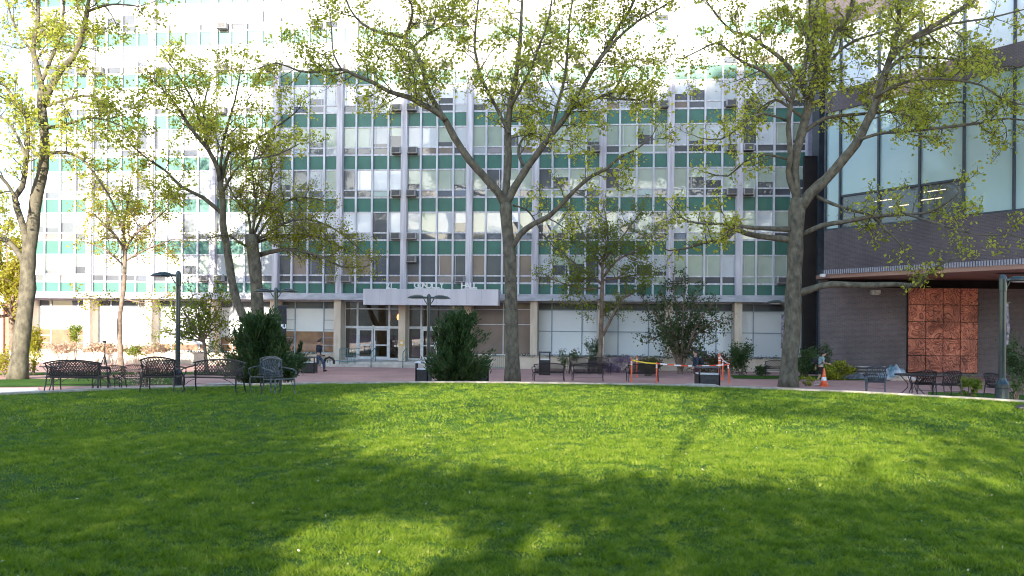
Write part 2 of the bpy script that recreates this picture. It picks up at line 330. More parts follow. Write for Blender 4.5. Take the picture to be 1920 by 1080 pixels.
# ------------------------------------------------------------------ main building
TH = math.atan(.088); FY = 58.0; Z0 = -0.9
hall = thing('college_building', 'long white curtain-wall college block with green spandrels and pilasters', 'building', (0, FY, Z0), -TH)
BAY = 4.347; S0 = -11.55; FP = 2.824; ZB = 4.54; NF = 11
def FS(px, py=450, off=0.0):
    u, v = unroll(px, py); u /= F
    Y = (FY - off/math.cos(TH)) / (1 + .088*u); X = u*Y
    return (X*math.cos(TH) - (Y-FY)*math.sin(TH))
def toW(s, y, z):
    return Vector((s*math.cos(TH) + y*math.sin(TH), FY - s*math.sin(TH) + y*math.cos(TH), Z0 + z))
sk = lambda k: S0 + BAY*k
K0, K1 = -5, 7
SL, SR = sk(K0)-.1, sk(K1)+.35
paneM = [M['frame'], M['p_green'], M['p_grey'], M['p_dark'], M['p_brown'], M['p_white']]
def pick(fl, k, top):
    r = random.random()
    if fl >= 4 and top: return 5 if r < .6 else 2
    if fl == 0 and -1 <= k <= 2: return 3 if r < .6 else 4
    if fl in (1, 2) and k == 0 and top: return 3 if r < .5 else 5
    if k >= 3 and fl <= 3: return (1 if r < .72 else 2 if r < .9 else 3) if top else (1 if r < .4 else 3)
    if top: return 1 if r < .45 else 2 if r < .75 else 3 if r < .9 else 5
    return 3 if r < .5 else 2 if r < .7 else 1 if r < .85 else 4
def window(mb, x0, x1, zb, fl, k):
    fr = .055; yg = -.01
    mb.box(x0, x1, -.05, .02, zb+.885, zb+1.0); mb.box(x0, x1, -.05, .02, zb+1.38, zb+1.47); mb.box(x0, x1, -.06, .02, zb+2.74, zb+2.822)
    tm = pick(fl, k, True); hm = pick(fl, k, False)
    # big pane, blind hung at a random height over dark room
    drop = random.random()
    z0, z1 = zb+1.47, zb+2.74
    tilt = random.uniform(-.006, .006)
    if drop < .22 and tm in (1, 2, 5):
        zc = z0 + (z1-z0)*random.uniform(.15, .6)
        mb.quadface((x0,yg,zc),(x1,yg,zc),(x1,yg+tilt,z1),(x0,yg+tilt,z1), tm); mb.quadface((x0,yg,z0),(x1,yg,z0),(x1,yg,zc),(x0,yg,zc), 3)
    else: mb.quadface((x0,yg,z0),(x1,yg,z0),(x1,yg+tilt,z1),(x0,yg+tilt,z1), tm)
    if random.random() < .5:
        xm = x0 + (x1-x0)*random.choice((.2, .8)); mb.box(xm-.018, xm+.018, -.035, .0, z0, z1)
    # hopper
    open_ = random.random() < .2; yo = -.10 if open_ else yg
    mb.quadface((x0+.03,yo if open_ else yg,zb+1.0),(x1-.03,yo if open_ else yg,zb+1.0),(x1-.03,yg,zb+1.38),(x0+.03,yg,zb+1.38), hm)
    mb.box(x0, x0+.035, -.045, .015, zb+1.0, zb+1.38); mb.box(x1-.035, x1, -.045, .015, zb+1.0, zb+1.38)
rest = MB(); restp = MB(); cnt = 0
for fl in range(NF):
    zb = ZB + FP*fl
    for k in range(K0, K1):
        xs = [sk(k)+.21, sk(k)+BAY/4+.02, sk(k)+BAY/2, sk(k)+3*BAY/4-.02, sk(k+1)-.21]
        for c in range(4):
            x0, x1 = xs[c], xs[c+1]; ind = fl < 3 and k >= -1
            mb = MB() if ind else rest
            window(mb, x0, x1, zb, fl, k)
            if ind: mb.build('window', paneM, hall)
            mp_ = MB() if ind else restp
            z0 = zb if fl else ZB+.215
            mp_.box(x0, x1, -.012, .03, z0, zb+.885)
            if ind: mp_.build('spandrel_panel', M['spandrel'], hall)
tag(rest.build('window', paneM, hall), kind='stuff'); tag(restp.build('spandrel_panel', M['spandrel'], hall), kind='stuff')
ZT = ZB + FP*NF
for k in range(K0, K1+1):
    mb = MB(); s = sk(k); mb.box(s-.20, s+.20, -.34, .05, ZB+.215, ZT+.4); mb.box(s-.235, s-.20, -.20, .05, ZB+.215, ZT+.4); mb.box(s+.20, s+.235, -.20, .05, ZB+.215, ZT+.4)
    for j in range(0, 6): mb.box(s-.21, s+.21, -.35, -.30, ZB+.3+FP*2*j+1.3, ZB+.3+FP*2*j+1.34)
    mb.build('pilaster', M['pilaster'], hall)
    if k < K1:
        for c in (1, 2, 3):
            x = s + BAY*c/4; mb = MB().box(x-.062, x+.062, -.17, .04, ZB+.215, ZT+.2); mb.build('mullion', M['frame'], hall)
MB().box(SL, SR, .03, 14, ZB, ZT+.3).build('wall', M['void'], hall)
MB().box(SL-.2, SR, -.36, 14.2, ZT+.3, ZT+1.2).build('parapet', M['pilaster'], hall)
MB().box(SL-.25, SR, -.75, .03, 4.32, 4.752).build('ledge', M['ledge'], hall)
MB().box(SL-.2, SR, .031, 13.9, 4.2, 4.53).build('floor_slab', M['ledge'], hall)
MB().box(SL-.12, SL, .0, 14, 4.76, ZT+.29).build('end_wall', M['column'], hall)
# ground floor columns
for k in range(K0, K1+1):
    s = sk(k); MB().box(s-.27, s+.20, -.42, .75, 0, 4.32).build('column', M['column'], hall, bevel=.015)
yg = .72
for k in range(K0, K1):
    a, b = sk(k)+.20, sk(k+1)-.27; w = b-a
    f = MB(); p = MB()
    if k in (0, 1):
        continue
    base = .75
    if k == 2:
        p.quadface((a,yg,base),(b,yg,base),(b,yg,4.3),(a,yg,4.3), 0); mats = [M['p_brown']]
        for t in (.0, .52, 1.0): f.box(a+w*t-.03, a+w*t+.03, yg-.06, yg-.005, base, 4.3)
        for z in (base, 2.75, 3.75): f.box(a, b, yg-.05, yg-.006, z, z+.05)
        fm = M['alu']
    else:
        zt = 3.72
        xs = [a, a+w*.23, a+w*.74, b]
        if k >= 3:
            mats = [M['p_frost'], M['p_dark'], M['p_inside']]
            for j in range(3):
                p.quadface((xs[j],yg,base),(xs[j+1],yg,base),(xs[j+1],yg,2.34),(xs[j],yg,2.34), 0); p.quadface((xs[j],yg,2.34),(xs[j+1],yg,2.34),(xs[j+1],yg,zt),(xs[j],yg,zt), 0)
            if k == 5: p.quadface((xs[0]+.1,yg-.01,base),(xs[1]+1.4,yg-.01,base),(xs[1]+1.4,yg-.01,base+.42),(xs[0]+.1,yg-.01,base+.42), 1)
            hz = (2.32,)
            fm = M['bluef']
        else:
            mats = [M['p_white'], M['p_dark'], M['p_inside']]
            zm = (2.2, .9, 1.25, 1.8, 2.2)[k+5]
            if zm > base+.2: p.quadface((a,yg,base),(b,yg,base),(b,yg,zm),(a,yg,zm), 2)
            p.quadface((a,yg,max(zm, base)),(b,yg,max(zm, base)),(b,yg,zt),(a,yg,zt), 0); hz = ()
            for z in (1.25, 1.75, 2.3, 2.95):
                f.box(xs[0], xs[1], yg-.045, yg-.005, z, z+.045); f.box(xs[2], xs[3], yg-.045, yg-.005, z, z+.045)
            fm = M['alu'] if k < -1 else M['bluef']
        p.quadface((a,yg,zt+.06),(b,yg,zt+.06),(b,yg,4.3),(a,yg,4.3), 1)
        for x in xs: f.box(x-.035, x+.035, yg-.07, yg-.004, base, 4.3)
        for z in hz + (zt, base): f.box(a, b, yg-.06, yg-.006, z, z+.06)
    g = p.build('shopfront_window', mats, hall); f.build('frame', fm, g)
# lobby behind entrance
a, b = sk(0)+.20, sk(2)-.27
mb = MB(); mb.quadface((a,7,.3),(b,7,.3),(b,7,4.3),(a,7,4.3)); mb.quadface((a,.8,.3),(a,7,.3),(a,7,4.3),(a,.8,4.3)); mb.quadface((b,7,.3),(b,.8,.3),(b,.8,4.3),(b,7,4.3))
mb.quadface((a,.8,.34),(b,.8,.34),(b,7,.34),(a,7,.34)); mb.quadface((a,.8,4.19),(a,7,4.19),(b,7,4.19),(b,.8,4.19))
for x in (a+1.2, a+5.1): mb.box(x, x+.6, 3, 3.5, .34, 2.6)
mb.build('lobby', M['lobby'], hall)
for x, y in ((a+.9,2.5),(a+2.0,3.5),(a+5.6,2.6),(a+6.6,3.2)): MB().box(x, x+.5, y, y+.25, 4.12, 4.18).build('ceiling_light', mat_emit('ceiling_light', (1,.85,.6), 3), hall)
MB().lathe([(.02,3.0),(.12,3.05),(.16,3.25),(.06,3.45),(.02,3.5)], a+3.4, 2.0, 10).build('pendant_lamp', mat_emit('pendant_lamp', (1,.25,.06), 4), hall)
for kk in (0, 1):
    a, b = sk(kk)+.20, sk(kk+1)-.27; w = b-a
    f = MB(); xs = [a, a+w*.22, a+w*.5, a+w*.78, b]
    for i, x in enumerate(xs):
        hw = .055 if i in (1, 3) else .04
        if i != 2: f.box(x-hw, x+hw, yg-.09, yg+.05, .33, 4.3)
        else: f.box(x-.05, x+.05, yg-.085, yg+.045, 2.42, 2.66)
    f.box(a, b, yg-.085, yg+.045, 2.44, 2.6); f.box(a, b, yg-.08, yg+.04, 3.72, 3.78); f.box(a, xs[1], yg-.08, yg+.04, .33, .47); f.box(xs[3], b, yg-.08, yg+.04, .33, .47)
    f.build('entrance_frame', M['alu'], hall)
    for i in (0, 3): MB().box(xs[i]+.04, xs[i+1]-.04, yg-.01, yg+.002, .47, 2.44).build('side_light', M['glass'], hall)
    MB().box(a+.04, b-.04, yg-.01, yg+.002, 2.6, 4.3).build('transom_window', M['glass'], hall)
    for i in (1, 2):
        d = MB(); x0, x1 = xs[i]+.03+(.03 if i == 1 else 0), xs[i+1]-.03-(.03 if i == 2 else 0)
        d.box(x0, x0+.09, yg-.05, yg+.0, .35, 2.43); d.box(x1-.09, x1, yg-.05, yg, .35, 2.43); d.box(x0+.09, x1-.09, yg-.05, yg, 2.31, 2.43); d.box(x0+.09, x1-.09, yg-.05, yg, .35, .55); d.box(x0+.09, x1-.09, yg-.052, yg, 1.28, 1.36)
        do = d.build('door', M['alu'], hall)
        MB().box(x0+.09, x1-.09, yg-.03, yg-.02, .55, 2.31).build('pane', M['glass'], do)
        hx = x1-.13 if i == 1 else x0+.13
        MB().tube([(hx, yg-.12, 1.1), (hx, yg-.12, 1.6)], .018).build('handle', M['alu'], do)
# canopy and letters
ca, cb = FS(681, 555, 2.0), FS(934, 555, 2.0)
mb = MB(); mb.box(ca, cb, -2.0, -.76, 3.98, 5.0)
can = mb.build('canopy', M['canopy'], hall)
mb = MB()
nseam = 9
for j in range(1, nseam):
    x = ca + (cb-ca)*(j+random.uniform(-.25,.25))/nseam; mb.box(x-.012, x+.012, -2.004, -1.99, 3.99, 4.99)
mb.build('panel_joint', M['ledge'], can)
def text_mesh(s, size, name, mat, parent, loc, rot, ext=.03, off=0.014):
    cu = bpy.data.curves.new(name, 'FONT'); cu.body = s; cu.size = size; cu.extrude = ext; cu.offset = off; cu.align_x = 'CENTER'
    to = bpy.data.objects.new(name, cu); me = bpy.data.meshes.new_from_object(to); bpy.data.objects.remove(to)
    me.materials.clear(); me.materials.append(mat); o = bpy.data.objects.new(name, me); COL.objects.link(o); o.parent = parent; o.location = loc; o.rotation_euler = rot; return o
sg = thing('building_sign', 'white letters reading CONOLLY HALL on top of the entrance canopy', 'sign', toW((ca+cb)/2, -1.9, 5.0), -TH)
cm = (ca+cb)/2
def letters(word, x0, x1, h):
    n = len(word)
    for i, ch in enumerate(word):
        x = x0 + (x1-x0)*(i+.5)/n; text_mesh(ch, h*1.38, 'letter', M['white'], sg, (x-cm, 0, .07), (R(90), 0, 0))
L = lambda px: FS(px, 535, 1.9)
letters('21', L(724), L(737), .33); letters('CONOLLY', L(777), L(832), .37); letters('HALL', L(866), L(894), .37)
MB().box(L(724)-cm, L(744)-cm, -.02, .02, .0, .045).build('letter_rail', M['white'], sg); MB().box(L(776)-cm, L(832)-cm, -.02, .02, 0, .04).build('letter_rail', M['white'], sg); MB().box(L(864)-cm, L(895)-cm, -.02, .02, 0, .04).build('letter_rail', M['white'], sg)
# entrance steps
pa, pb = sk(0)-.3, sk(2)+1.5
mb = MB(); mb.box(pa, pb, -2.3, .71, 0, .33); mb.box(pa-.1, pb, -2.7, -2.3, 0, .165); tag(mb.build('entrance_steps', M['conc'], hall, bevel=.01))
# planter walls
def planter(a, b, y0, label):
    t = thing('planter_wall', label, 'planter', toW(0, 0, 0), -TH); mb = MB(); mb.box(a, b, y0, y0+.25, 0, .72); mb.box(a, b, y0+.25, -.43, 0, .60); mb.build('planter_box', M['planter'], t)
    mb = MB(); mb.box(a-.03, b+.03, y0-.04, y0+.29, .72, .78); mb.build('coping', M['kerb'], t)
    MB().box(a+.02, b-.02, y0+.26, -.44, .601, .66).build('soil', M['soil'], t)
planter(FS(917, 680, 2.2), sk(7)-.4, -2.2, 'long beige planter wall under the frosted windows right of the entrance')
planter(SL, sk(0)-.8, -2.0, 'long beige planter wall left of the entrance, partly sunlit')
# rest of base under ground-floor windows
MB().box(SL, SR, .76, 1.0, 0, .74).build('base_wall', M['planter'], hall) if False else None
for k in range(K0, K1):
    if k in (0, 1): continue
    MB().box(sk(k)+.2, sk(k+1)-.27, .60, .9, 0, .75).build('plinth', M['planter'], hall)
# end pier of lilac brick
mb = MB(); mb.box(FS(1507, 500)+.12, FS(1524, 500), -.6, 3, 0, ZT+.3); pr = mb.build('brick_pier', M['lilac'], hall)
MB().tube([(FS(1507,500)+.16, -.66, 0), (FS(1507,500)+.16, -.66, 12)], .05).build('downpipe', M['ac'], pr)

# window air conditioners
acs = [(742,3),(773,3),(1108,3),(738,2),(772,2),(739,1),(770,1),(744,4),(775,4),(1240,4),(618,0),(650,0),(857,0),(1464,0),(383,0),(409,0),(1375,3),(1403,3),(1372,2),(1400,2),(1055,1),(427,6),(427,5),(425,4),(497,5),(600,6),(775,6),(812,6),(195,5),(195,6),(1070,5),(1365,4),(1400,4),(155,5),(1270,0)]
names = ['first','second','third','fourth','fifth','sixth','seventh']; bayn = ['first','second','third','fourth','fifth','sixth','seventh','eighth','ninth','tenth','eleventh','twelfth']
mb = MB(); mb.box(-.32, .32, -.52, .0, 0, .42); t0 = thing('air_conditioner', 'x', 'air conditioner', (0,0,0), -TH, 'window air conditioners')
mb.build('casing', M['ac'], t0, bevel=.012)
mb = MB(); mb.box(-.26, .26, -.535, -.522, .05, .37)
for i in range(8): mb.box(-.25, .25, -.545, -.535, .07+i*.037, .085+i*.037)
mb.build('grille', M['acg'], t0); MB().box(-.3, .3, -.4, -.02, -.05, -.002).build('bracket', M['acg'], t0)
seen = set(); first = True
for px, fl in acs:
    s = FS(px, 600-80*fl-75); k = int(math.floor((s-S0)/BAY)); k = min(K1-1, max(K0, k)); c = min(3, max(0, int((s-sk(k))/(BAY/4))))
    if (fl, k, c) in seen: continue
    seen.add((fl, k, c)); x = sk(k)+BAY*(c+.5)/4 + random.uniform(-.06,.06); zz = ZB+FP*fl+.98
    side = ['far left', 'middle left', 'middle right', 'far right'][c]
    lab = 'boxy window air conditioner, %s upper floor, %s bay from the left end, %s window' % (names[fl], bayn[k-K0], side)
    if first: t0.location = toW(x, 0, zz); t0['label'] = lab; first = False
    else: dup(t0, toW(x, 0, zz), -TH, lab)
s = FS(773, 487); o = dup(t0, toW(s, 0, ZB+2.3), -TH, 'boxy window air conditioner set high in a boarded window above the canopy')
# doors rails
def rail(px, label):
    s = FS(px, 680, 2.4); t = thing('handrail', label, 'handrail', toW(s, -2.85, 0), -TH, 'handrails on the entrance steps')
    mb = MB(); mb.tube([(0,0,0),(0,0,.85),(0,.08,.97),(0,.22,1.02),(0,1.0,1.2),(0,1.15,1.15),(0,1.2,1.0),(0,1.2,.33)], .03, 6); mb.build('rail', M['teal'], t, smooth=True)
    MB().tube([(0,.0,.5),(0,1.2,.75)], .02, 5).build('cross_bar', M['teal'], t)
rail(699, 'teal handrail on the entrance steps in front of the double doors'); rail(758, 'teal handrail on the entrance steps in front of the yellow sign')
t = thing('guard_rail', 'teal guard railing box at left end of the entrance steps', 'railing', toW(FS(640,680,2.0), -2.4, 0), -TH)
mb = MB(); x1 = 1.0
for z in (.33, .75, 1.15): mb.tube([(0,0,z),(x1,0,z),(x1,1.3,z)], .022, 5)
for x in (0, .5, 1.0): mb.tube([(x,0,0),(x,0,1.16)], .025, 5)
for i in range(7): mb.tube([(.07+i*.14,0,.33),(.07+i*.14,0,1.15)], .009, 4)
mb.build('railing_frame', M['teal'], t)
t = thing('guard_rail', 'grey guard railing by the planter right of the entrance', 'railing', toW(FS(920,680,2.2), -2.5, 0), -TH)
mb = MB()
for z in (.1, .85): mb.tube([(0,0,z),(.85,0,z)], .022, 5)
for i in range(8): mb.tube([(i*.12,0,0),(i*.12,0,.86)], .010, 4)
mb.build('railing_frame', M['teal'], t)
t = thing('notice_plate', 'small yellow notice on the cream column beside the entrance doors', 'sign', toW(sk(1)-.03, -.45, 1.35), -TH)
MB().box(-.13, .13, -.02, .02, 0, .34).build('plate', mat_noise('yellow_plate', (.7,.42,.05), (.8,.5,.1), 9, .5), t); MB().box(-.07, .07, -.03, -.02, .08, .26).build('symbol', M['white'], t)

# ------------------------------------------------------------------ right building
A = Vector((17.95, 51.0, 0)); D2 = Vector((1, -1.67, 0)).normalized(); RZ = math.atan2(D2.y, D2.x)
rb = thing('brick_building', 'purple brick and teal glass building overhanging a recess at right', 'building', (A.x, A.y, 0), RZ)
def RS(px, py=300):
    u, v = unroll(px, py); u /= F   # A.x + s dx = u (A.y + s dy)
    return (u*A.y - A.x) / (D2.x - u*D2.y)
RE = RS(1920, 100) + 7
zs = [4.94, 7.43, 14.2, 15.35, 19.0, 27]
# outward side is local -y (towards left/front)
MB().box(-.02, RE, 0, .5, zs[0], zs[1]).build('brick_band', M['purple'], rb)
MB().box(-.02, RE, 0, .5, zs[2], zs[3]).build('brick_band', M['purple'], rb)
MB().box(-.02, RE, 0, .5, zs[4], zs[5]).build('brick_band', M['purple'], rb)
MB().box(-.02, RE, .51, 9, zs[1]+.01, zs[5]).build('wall', M['purple'], rb)
mb = MB()
n = int(RE/.14)
for i in range(n): mb.box(i*.14, i*.14+.075, -.03, .02, zs[0]-.02, zs[0]+.24)
mb.build('soldier_course', M['soldier'], rb)
mull = [RS(p) for p in (1545, 1574, 1646, 1723, 1806, 1900)] ; mull += [mull[-1]+2.6, mull[-1]+5.2, RE]
mull[0] = 0
for i in range(len(mull)-1):
    a, b = mull[i]+.0, mull[i+1]
    cut = 9.3 if i in (1,2,3) else zs[1]
    f = MB()
    g = MB(); g.quadface((a,.12,cut+.0),(b,.12,cut),(b,.12,zs[2]),(a,.12,zs[2])); w = g.build('window', M['p_teal'], rb)
    if cut > zs[1]:
        g = MB(); g.quadface((a,.14,zs[1]),(b,.14,zs[1]),(b,.14,cut),(a,.14,cut)); g.build('window', M['p_dark'], rb)
    g = MB(); g.quadface((a,.12,zs[3]),(b,.12,zs[3]),(b,.12,zs[4]),(a,.12,zs[4])); g.build('window', M['p_frost'], rb)
    f.box(a-.05, a+.06, .0, .119, zs[1], zs[2]); f.box(a-.05, a+.06, .0, .119, zs[3], zs[4])
    if cut > zs[1]: f.box(a+.06, b-.05, .04, .118, cut-.05, cut+.06)
    f.box(a+.06, b-.05, .03, .118, zs[1], zs[1]+.1)
    f.build('mullion', M['darkf'], rb)
# lit ceiling strips seen through the clear lower panes
sm_ = mat_emit('strip', (1,.8,.5), .5)
for a, z in [(mull[2]-.3, 8.75), (mull[2]+.6, 8.35), (mull[3]+.2, 8.9), (mull[3]+.0, 8.5)]: MB().box(a, a+1.2, .130, .136, z, z+.035).build('ceiling_strip_light', sm_, rb)
# recess (drawn in world axes as children placed at building origin)
inv = Matrix.Rotation(-RZ, 4, 'Z')
def rbw(o):
    o.parent = rb; o.matrix_local = inv @ Matrix.Translation((-A.x, -A.y, 0)); return o
e = A + D2*RE
mb = MB(); mb.prism([(A.x-.02, A.y+.15), (e.x, e.y), (e.x+14, e.y+4), (34, 52.4), (A.x-.02, 52.4)], 4.70, 4.93); rbw(mb.build('soffit', M['soffit']))
mb = MB(); mb.prism([(24.2, 44.5), (29, 42.0), (30.5, 43.6), (25.2, 45.6)], 4.685, 4.695); rbw(mb.build('soffit_slot', M['void']))
# wall of the recess: dark brick
def wallbox(name, x0, x1, y0, y1, z0, z1, mat): return rbw(MB().box(x0, x1, y0, y1, z0, z1).build(name, mat))
wallbox('recess_wall', 17.75, 40, 51.0, 51.3, Z0, 4.18, M['purple']); wallbox('shade_wall', 17.2, 40, 52.3, 52.6, Z0, 12, M['void'])  # near-black back wall: shade of the deep gap put into its colour
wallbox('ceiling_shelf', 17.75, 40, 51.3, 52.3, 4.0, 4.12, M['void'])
MBx = W(1531, 500, 53.0); wallbox('corner_column', MBx.x-.25, MBx.x+.35, 52.0, 53.2, Z0, 27, M['darkf'])
t = thing('wall_mural', 'square copper relief mural of twenty panels on the dark brick wall', 'mural', (0, 0, 0))
ml_, mr_, mt_, mbm = W(1703,620,50.85).x, W(1834,620,50.85).x, W(1768,540,50.85).z, W(1768,699,50.85).z
t.location = ((ml_+mr_)/2, 50.93, mbm); ww = (mr_-ml_)/4; hh = (mt_-mbm)/5
MB().box(-2*ww-.03, 2*ww+.03, .0, .06, -.03, 5*hh+.03).build('backing', M['void'], t)
for i in range(4):
    for j in range(5): MB().box(-2*ww+i*ww+.02, -2*ww+(i+1)*ww-.02, -.06-.01*random.random(), .0, j*hh+.02, (j+1)*hh-.02).build('relief_panel', M['mural'], t)
p = W(1640, 548, 50.9); t = thing('wall_light', 'small boxy wall light high on the dark brick wall', 'light', (p.x, 50.98, p.z)); MB().box(-.25, .25, -.3, 0, -.1, .12).build('housing', M['ac'], t); MB().box(-.2, .2, -.26, -.04, -.14, -.1).build('lens', M['lens'], t)
p = W(1543, 516, 50.6); t = thing('security_camera', 'small white security camera under the overhang corner', 'camera', (p.x, 50.7, p.z)); MB().box(-.1, .14, -.16, .16, -.1, .08).build('housing', M['white'], t, bevel=.02); MB().tube([(0,0,.08),(0,.1,.3)], .03, 6).build('bracket', M['darkf'], t)

# ------------------------------------------------------------------ far left background, low building and added shadow blocks behind the photographer
t = thing('low_brick_building', 'low red brick building with cream pier beyond the left plane tree', 'building', (-48, 74, Z0)); MB().box(-12, 7.5, 0, 8, 0, 4.2).build('wall', mat_brick('orange_brick', (.42,.13,.06), (.5,.18,.09), (.4,.3,.25)), t)
MB().box(-12.3, 7.8, -.3, 8.3, 4.2, 4.7).build('roof', M['white'], t); MB().box(4.6, 5.6, -.25, 0, 0, 4.2).build('pier', M['column'], t)
for i in range(4): MB().box(-10+i*3, -8+i*3, -.03, 0, 1, 3).build('window', M['p_dark'], t)
sunx = lambda y: -.18/.984; 
bm_ = mat_brick('tan_tower_brick', (.42,.34,.26), (.5,.42,.33), (.45,.4,.34), .4, .15)
tw = thing('shadow_tower', 'unseen tan brick tower behind the photographer, with a gap added to pass sunlight', 'building', (0, -60, Z0))  # unseen, outlined to shade the facade, open band added to light the lawn
# (x0,x1,top)
for x0, x1, zt in ((-38.4, -31.4, 56.4), (-31.4, -29.2, 52.6), (-29.2, -24.2, 55.0), (-24.2, -21.2, 54.2), (-21.2, -17.4, 54.9), (-17.4, -13.6, 52.5), (-13.6, -8.8, 53.0), (-8.8, -2.5, 55.2), (-2.5, -1.2, 49.0), (-1.2, 2.7, 46.2), (2.7, 5.5, 49.6), (5.5, 40, 52.5)):
    MB().box(x0, x1, -14, 0, 33.2, zt+.6).build('tower_block', bm_, tw)
for x in (-15.6-.9, -11.2): 
    w_ = 2.4; MB().lathe([(w_,52.5),(w_,54.8),(w_*.9,55.6),(w_*.5,56.4),(.1,56.9)], x, -5, 20).build('dome_caster', mat_noise('caster_wood', (.1,.07,.05), (.2,.14,.1), 2), tw)  # domes added to round the top of the facade shadow
MB().box(-120, -39.5, -13, 0, 0, 21).build('horizon_blocker', bm_, tw)  # added to keep bright horizon sky out of the window reflections
for x in (-37.5, 27, 38): MB().box(x, x+1.2, -13, -11.8, 18.5, 33.2).build('column', bm_, tw)
MB().box(-38, 40, -15, 1, 0, 18.5).build('podium', bm_, tw)
wb = MB()
for i in range(22):
    for j in range(7): wb.box(-37+i*3.4, -35.2+i*3.4, 0.0, .04, 34.5+j*3, 36.3+j*3)
tag(wb.build('window', M['p_dark'], tw), kind='stuff')

# ------------------------------------------------------------------ leaves and trees
def leaf_quads(P, size, axis=None, ratio=.55, spread=1.0):
    n = len(P); P = np.asarray(P)
    d = RNG.normal(size=(n, 3)); d /= np.linalg.norm(d, axis=1)[:, None]
    if axis is not None:
        d = d*spread + axis; d /= np.linalg.norm(d, axis=1)[:, None]
    e = RNG.normal(size=(n, 3)); w = np.cross(d, e); w /= np.linalg.norm(w, axis=1)[:, None]
    s = (size*(0.45+1.1*RNG.random(n)))[:, None]
    V = np.empty((n, 4, 3)); V[:, 0] = P - d*s*.5; V[:, 1] = P + w*s*ratio*.5; V[:, 2] = P + d*s*.5; V[:, 3] = P - w*s*ratio*.5
    return V.reshape(-1, 3), np.arange(n*4).reshape(-1, 4)
def unit(v): return v/(np.linalg.norm(v)+1e-9)
def grow(mb, leaves, p, d, L, r, lvl, up, dens):
    n = 4 if lvl else 5
    pts = [p.copy()]; q = p.copy(); dd = d.copy()
    for i in range(n):
        dd = unit(dd + RNG.normal(size=3)*.22 + np.array((0,0,up))); q = q + dd*L/n; pts.append(q.copy())
    rr = [max(.009, r*(1-.8*i/n)) for i in range(n+1)]
    mb.tube(pts, rr, 4 if lvl else 5, caps=False)
    if lvl >= 2 or L < .35:
        for i in range(1, n+1):
            m = RNG.poisson(dens)
            if m: leaves.append(pts[i] + RNG.normal(size=(m, 3))*.15)
        return
    step = .23 if lvl == 0 else .15
    k = max(2, int(L/step))
    for j in range(k):
        t = .15 + .85*(j+RNG.random())/k; x = min(t, .999)*n; i = int(x); base = pts[i] + (pts[i+1]-pts[i])*(x-i)
        tg = unit(pts[i+1]-pts[i]); e = RNG.normal(size=3); e -= tg*np.dot(e, tg); e = unit(e)
        nd = unit(tg*.55 + e*.9 + np.array((0,0,.1)))
        grow(mb, leaves, base, nd, L*(.42 if lvl == 0 else .32)*(1.15-.6*t)*RNG.uniform(.7,1.3), rr[i]*.55, lvl+1, up, dens)
def tree(name, label, D, base_px, limbs, leafmat, bark, leaf=.14, side=2.5, step=.54, dens=1.1, cat='tree', depthspread=3.2, group=None, up=.06, skip=0):
    b = W(base_px[0], base_px[1], D); b.z = gz(b.x, b.y)
    t = thing(name, label, cat, b, 0, group); bv = np.array(b)
    mb = MB(); leaves = []
    for li, L in enumerate(limbs):
        pix = L['p']; dd = L.get('d', (0, 0)); m = len(pix); pts = []; rs = []
        for i, (px, py, r) in enumerate(pix):
            f = i/(m-1) if m > 1 else 0; Y = D + dd[0] + (dd[1]-dd[0])*f
            w = np.array(W(px, py, Y)) - bv; pts.append(w); rs.append(r*.93/F*Y)
        # smooth resample
        P = []; RR = []
        for i in range(m-1):
            p0, p1, p2, p3 = pts[max(i-1,0)], pts[i], pts[i+1], pts[min(i+2,m-1)]
            for q in (0, .5):
                P.append(.5*((2*p1)+(-p0+p2)*q+(2*p0-5*p1+4*p2-p3)*q*q+(-p0+3*p1-3*p2+p3)*q**3)); RR.append(rs[i]*(1-q)+rs[i+1]*q)
        P.append(pts[-1]); RR.append(rs[-1])
        RR = [r*(1+.06*math.sin(i*2.3+li)) for i, r in enumerate(RR)]
        if L.get('trunk'):
            P[0] = P[0].copy(); P[0][2] = -.15; RR[0] *= 1.18
        mb.tube(P, RR, 12 if RR[0] > .12 else 7)
        if L.get('trunk'): continue
        seg = [np.linalg.norm(P[i+1]-P[i]) for i in range(len(P)-1)]; tot = sum(seg)
        k = int(tot/step); st = L.get('st', .18)
        for j in range(k):
            tt = st + (1-st)*(j+RNG.random())/k; x = min(tt, .999)*(len(P)-1); i = int(x); base = P[i]+(P[i+1]-P[i])*(x-i)
            tg = unit(P[i+1]-P[i]); e = RNG.normal(size=3); e -= tg*np.dot(e, tg); e = unit(e)
            ln = side*L.get('s', 1)*(1.2-.5*tt)*RNG.uniform(.5, 1.25)
            grow(mb, leaves, base, unit(tg*.5+e*.9), ln, min(RR[i]*.5, .035), 0 if ln > 1.1 else 1, up, dens)
        grow(mb, leaves, P[-1], unit(P[-1]-P[-2]), side*.8*L.get('s',1), RR[-1]*.9, 0, up, dens)
    mb.build('trunk', bark, t, smooth=True)
    LP = np.concatenate(leaves) if leaves else np.zeros((0,3))
    V, Fq = leaf_quads(LP, leaf, ratio=.75); npmesh('crown', V, Fq, leafmat, t)
    print(name, 'leaves', len(LP), 'branch verts', len(mb.v))
    return t
def LM(*p, d=(0,0), **k): return dict(p=p, d=d, **k)
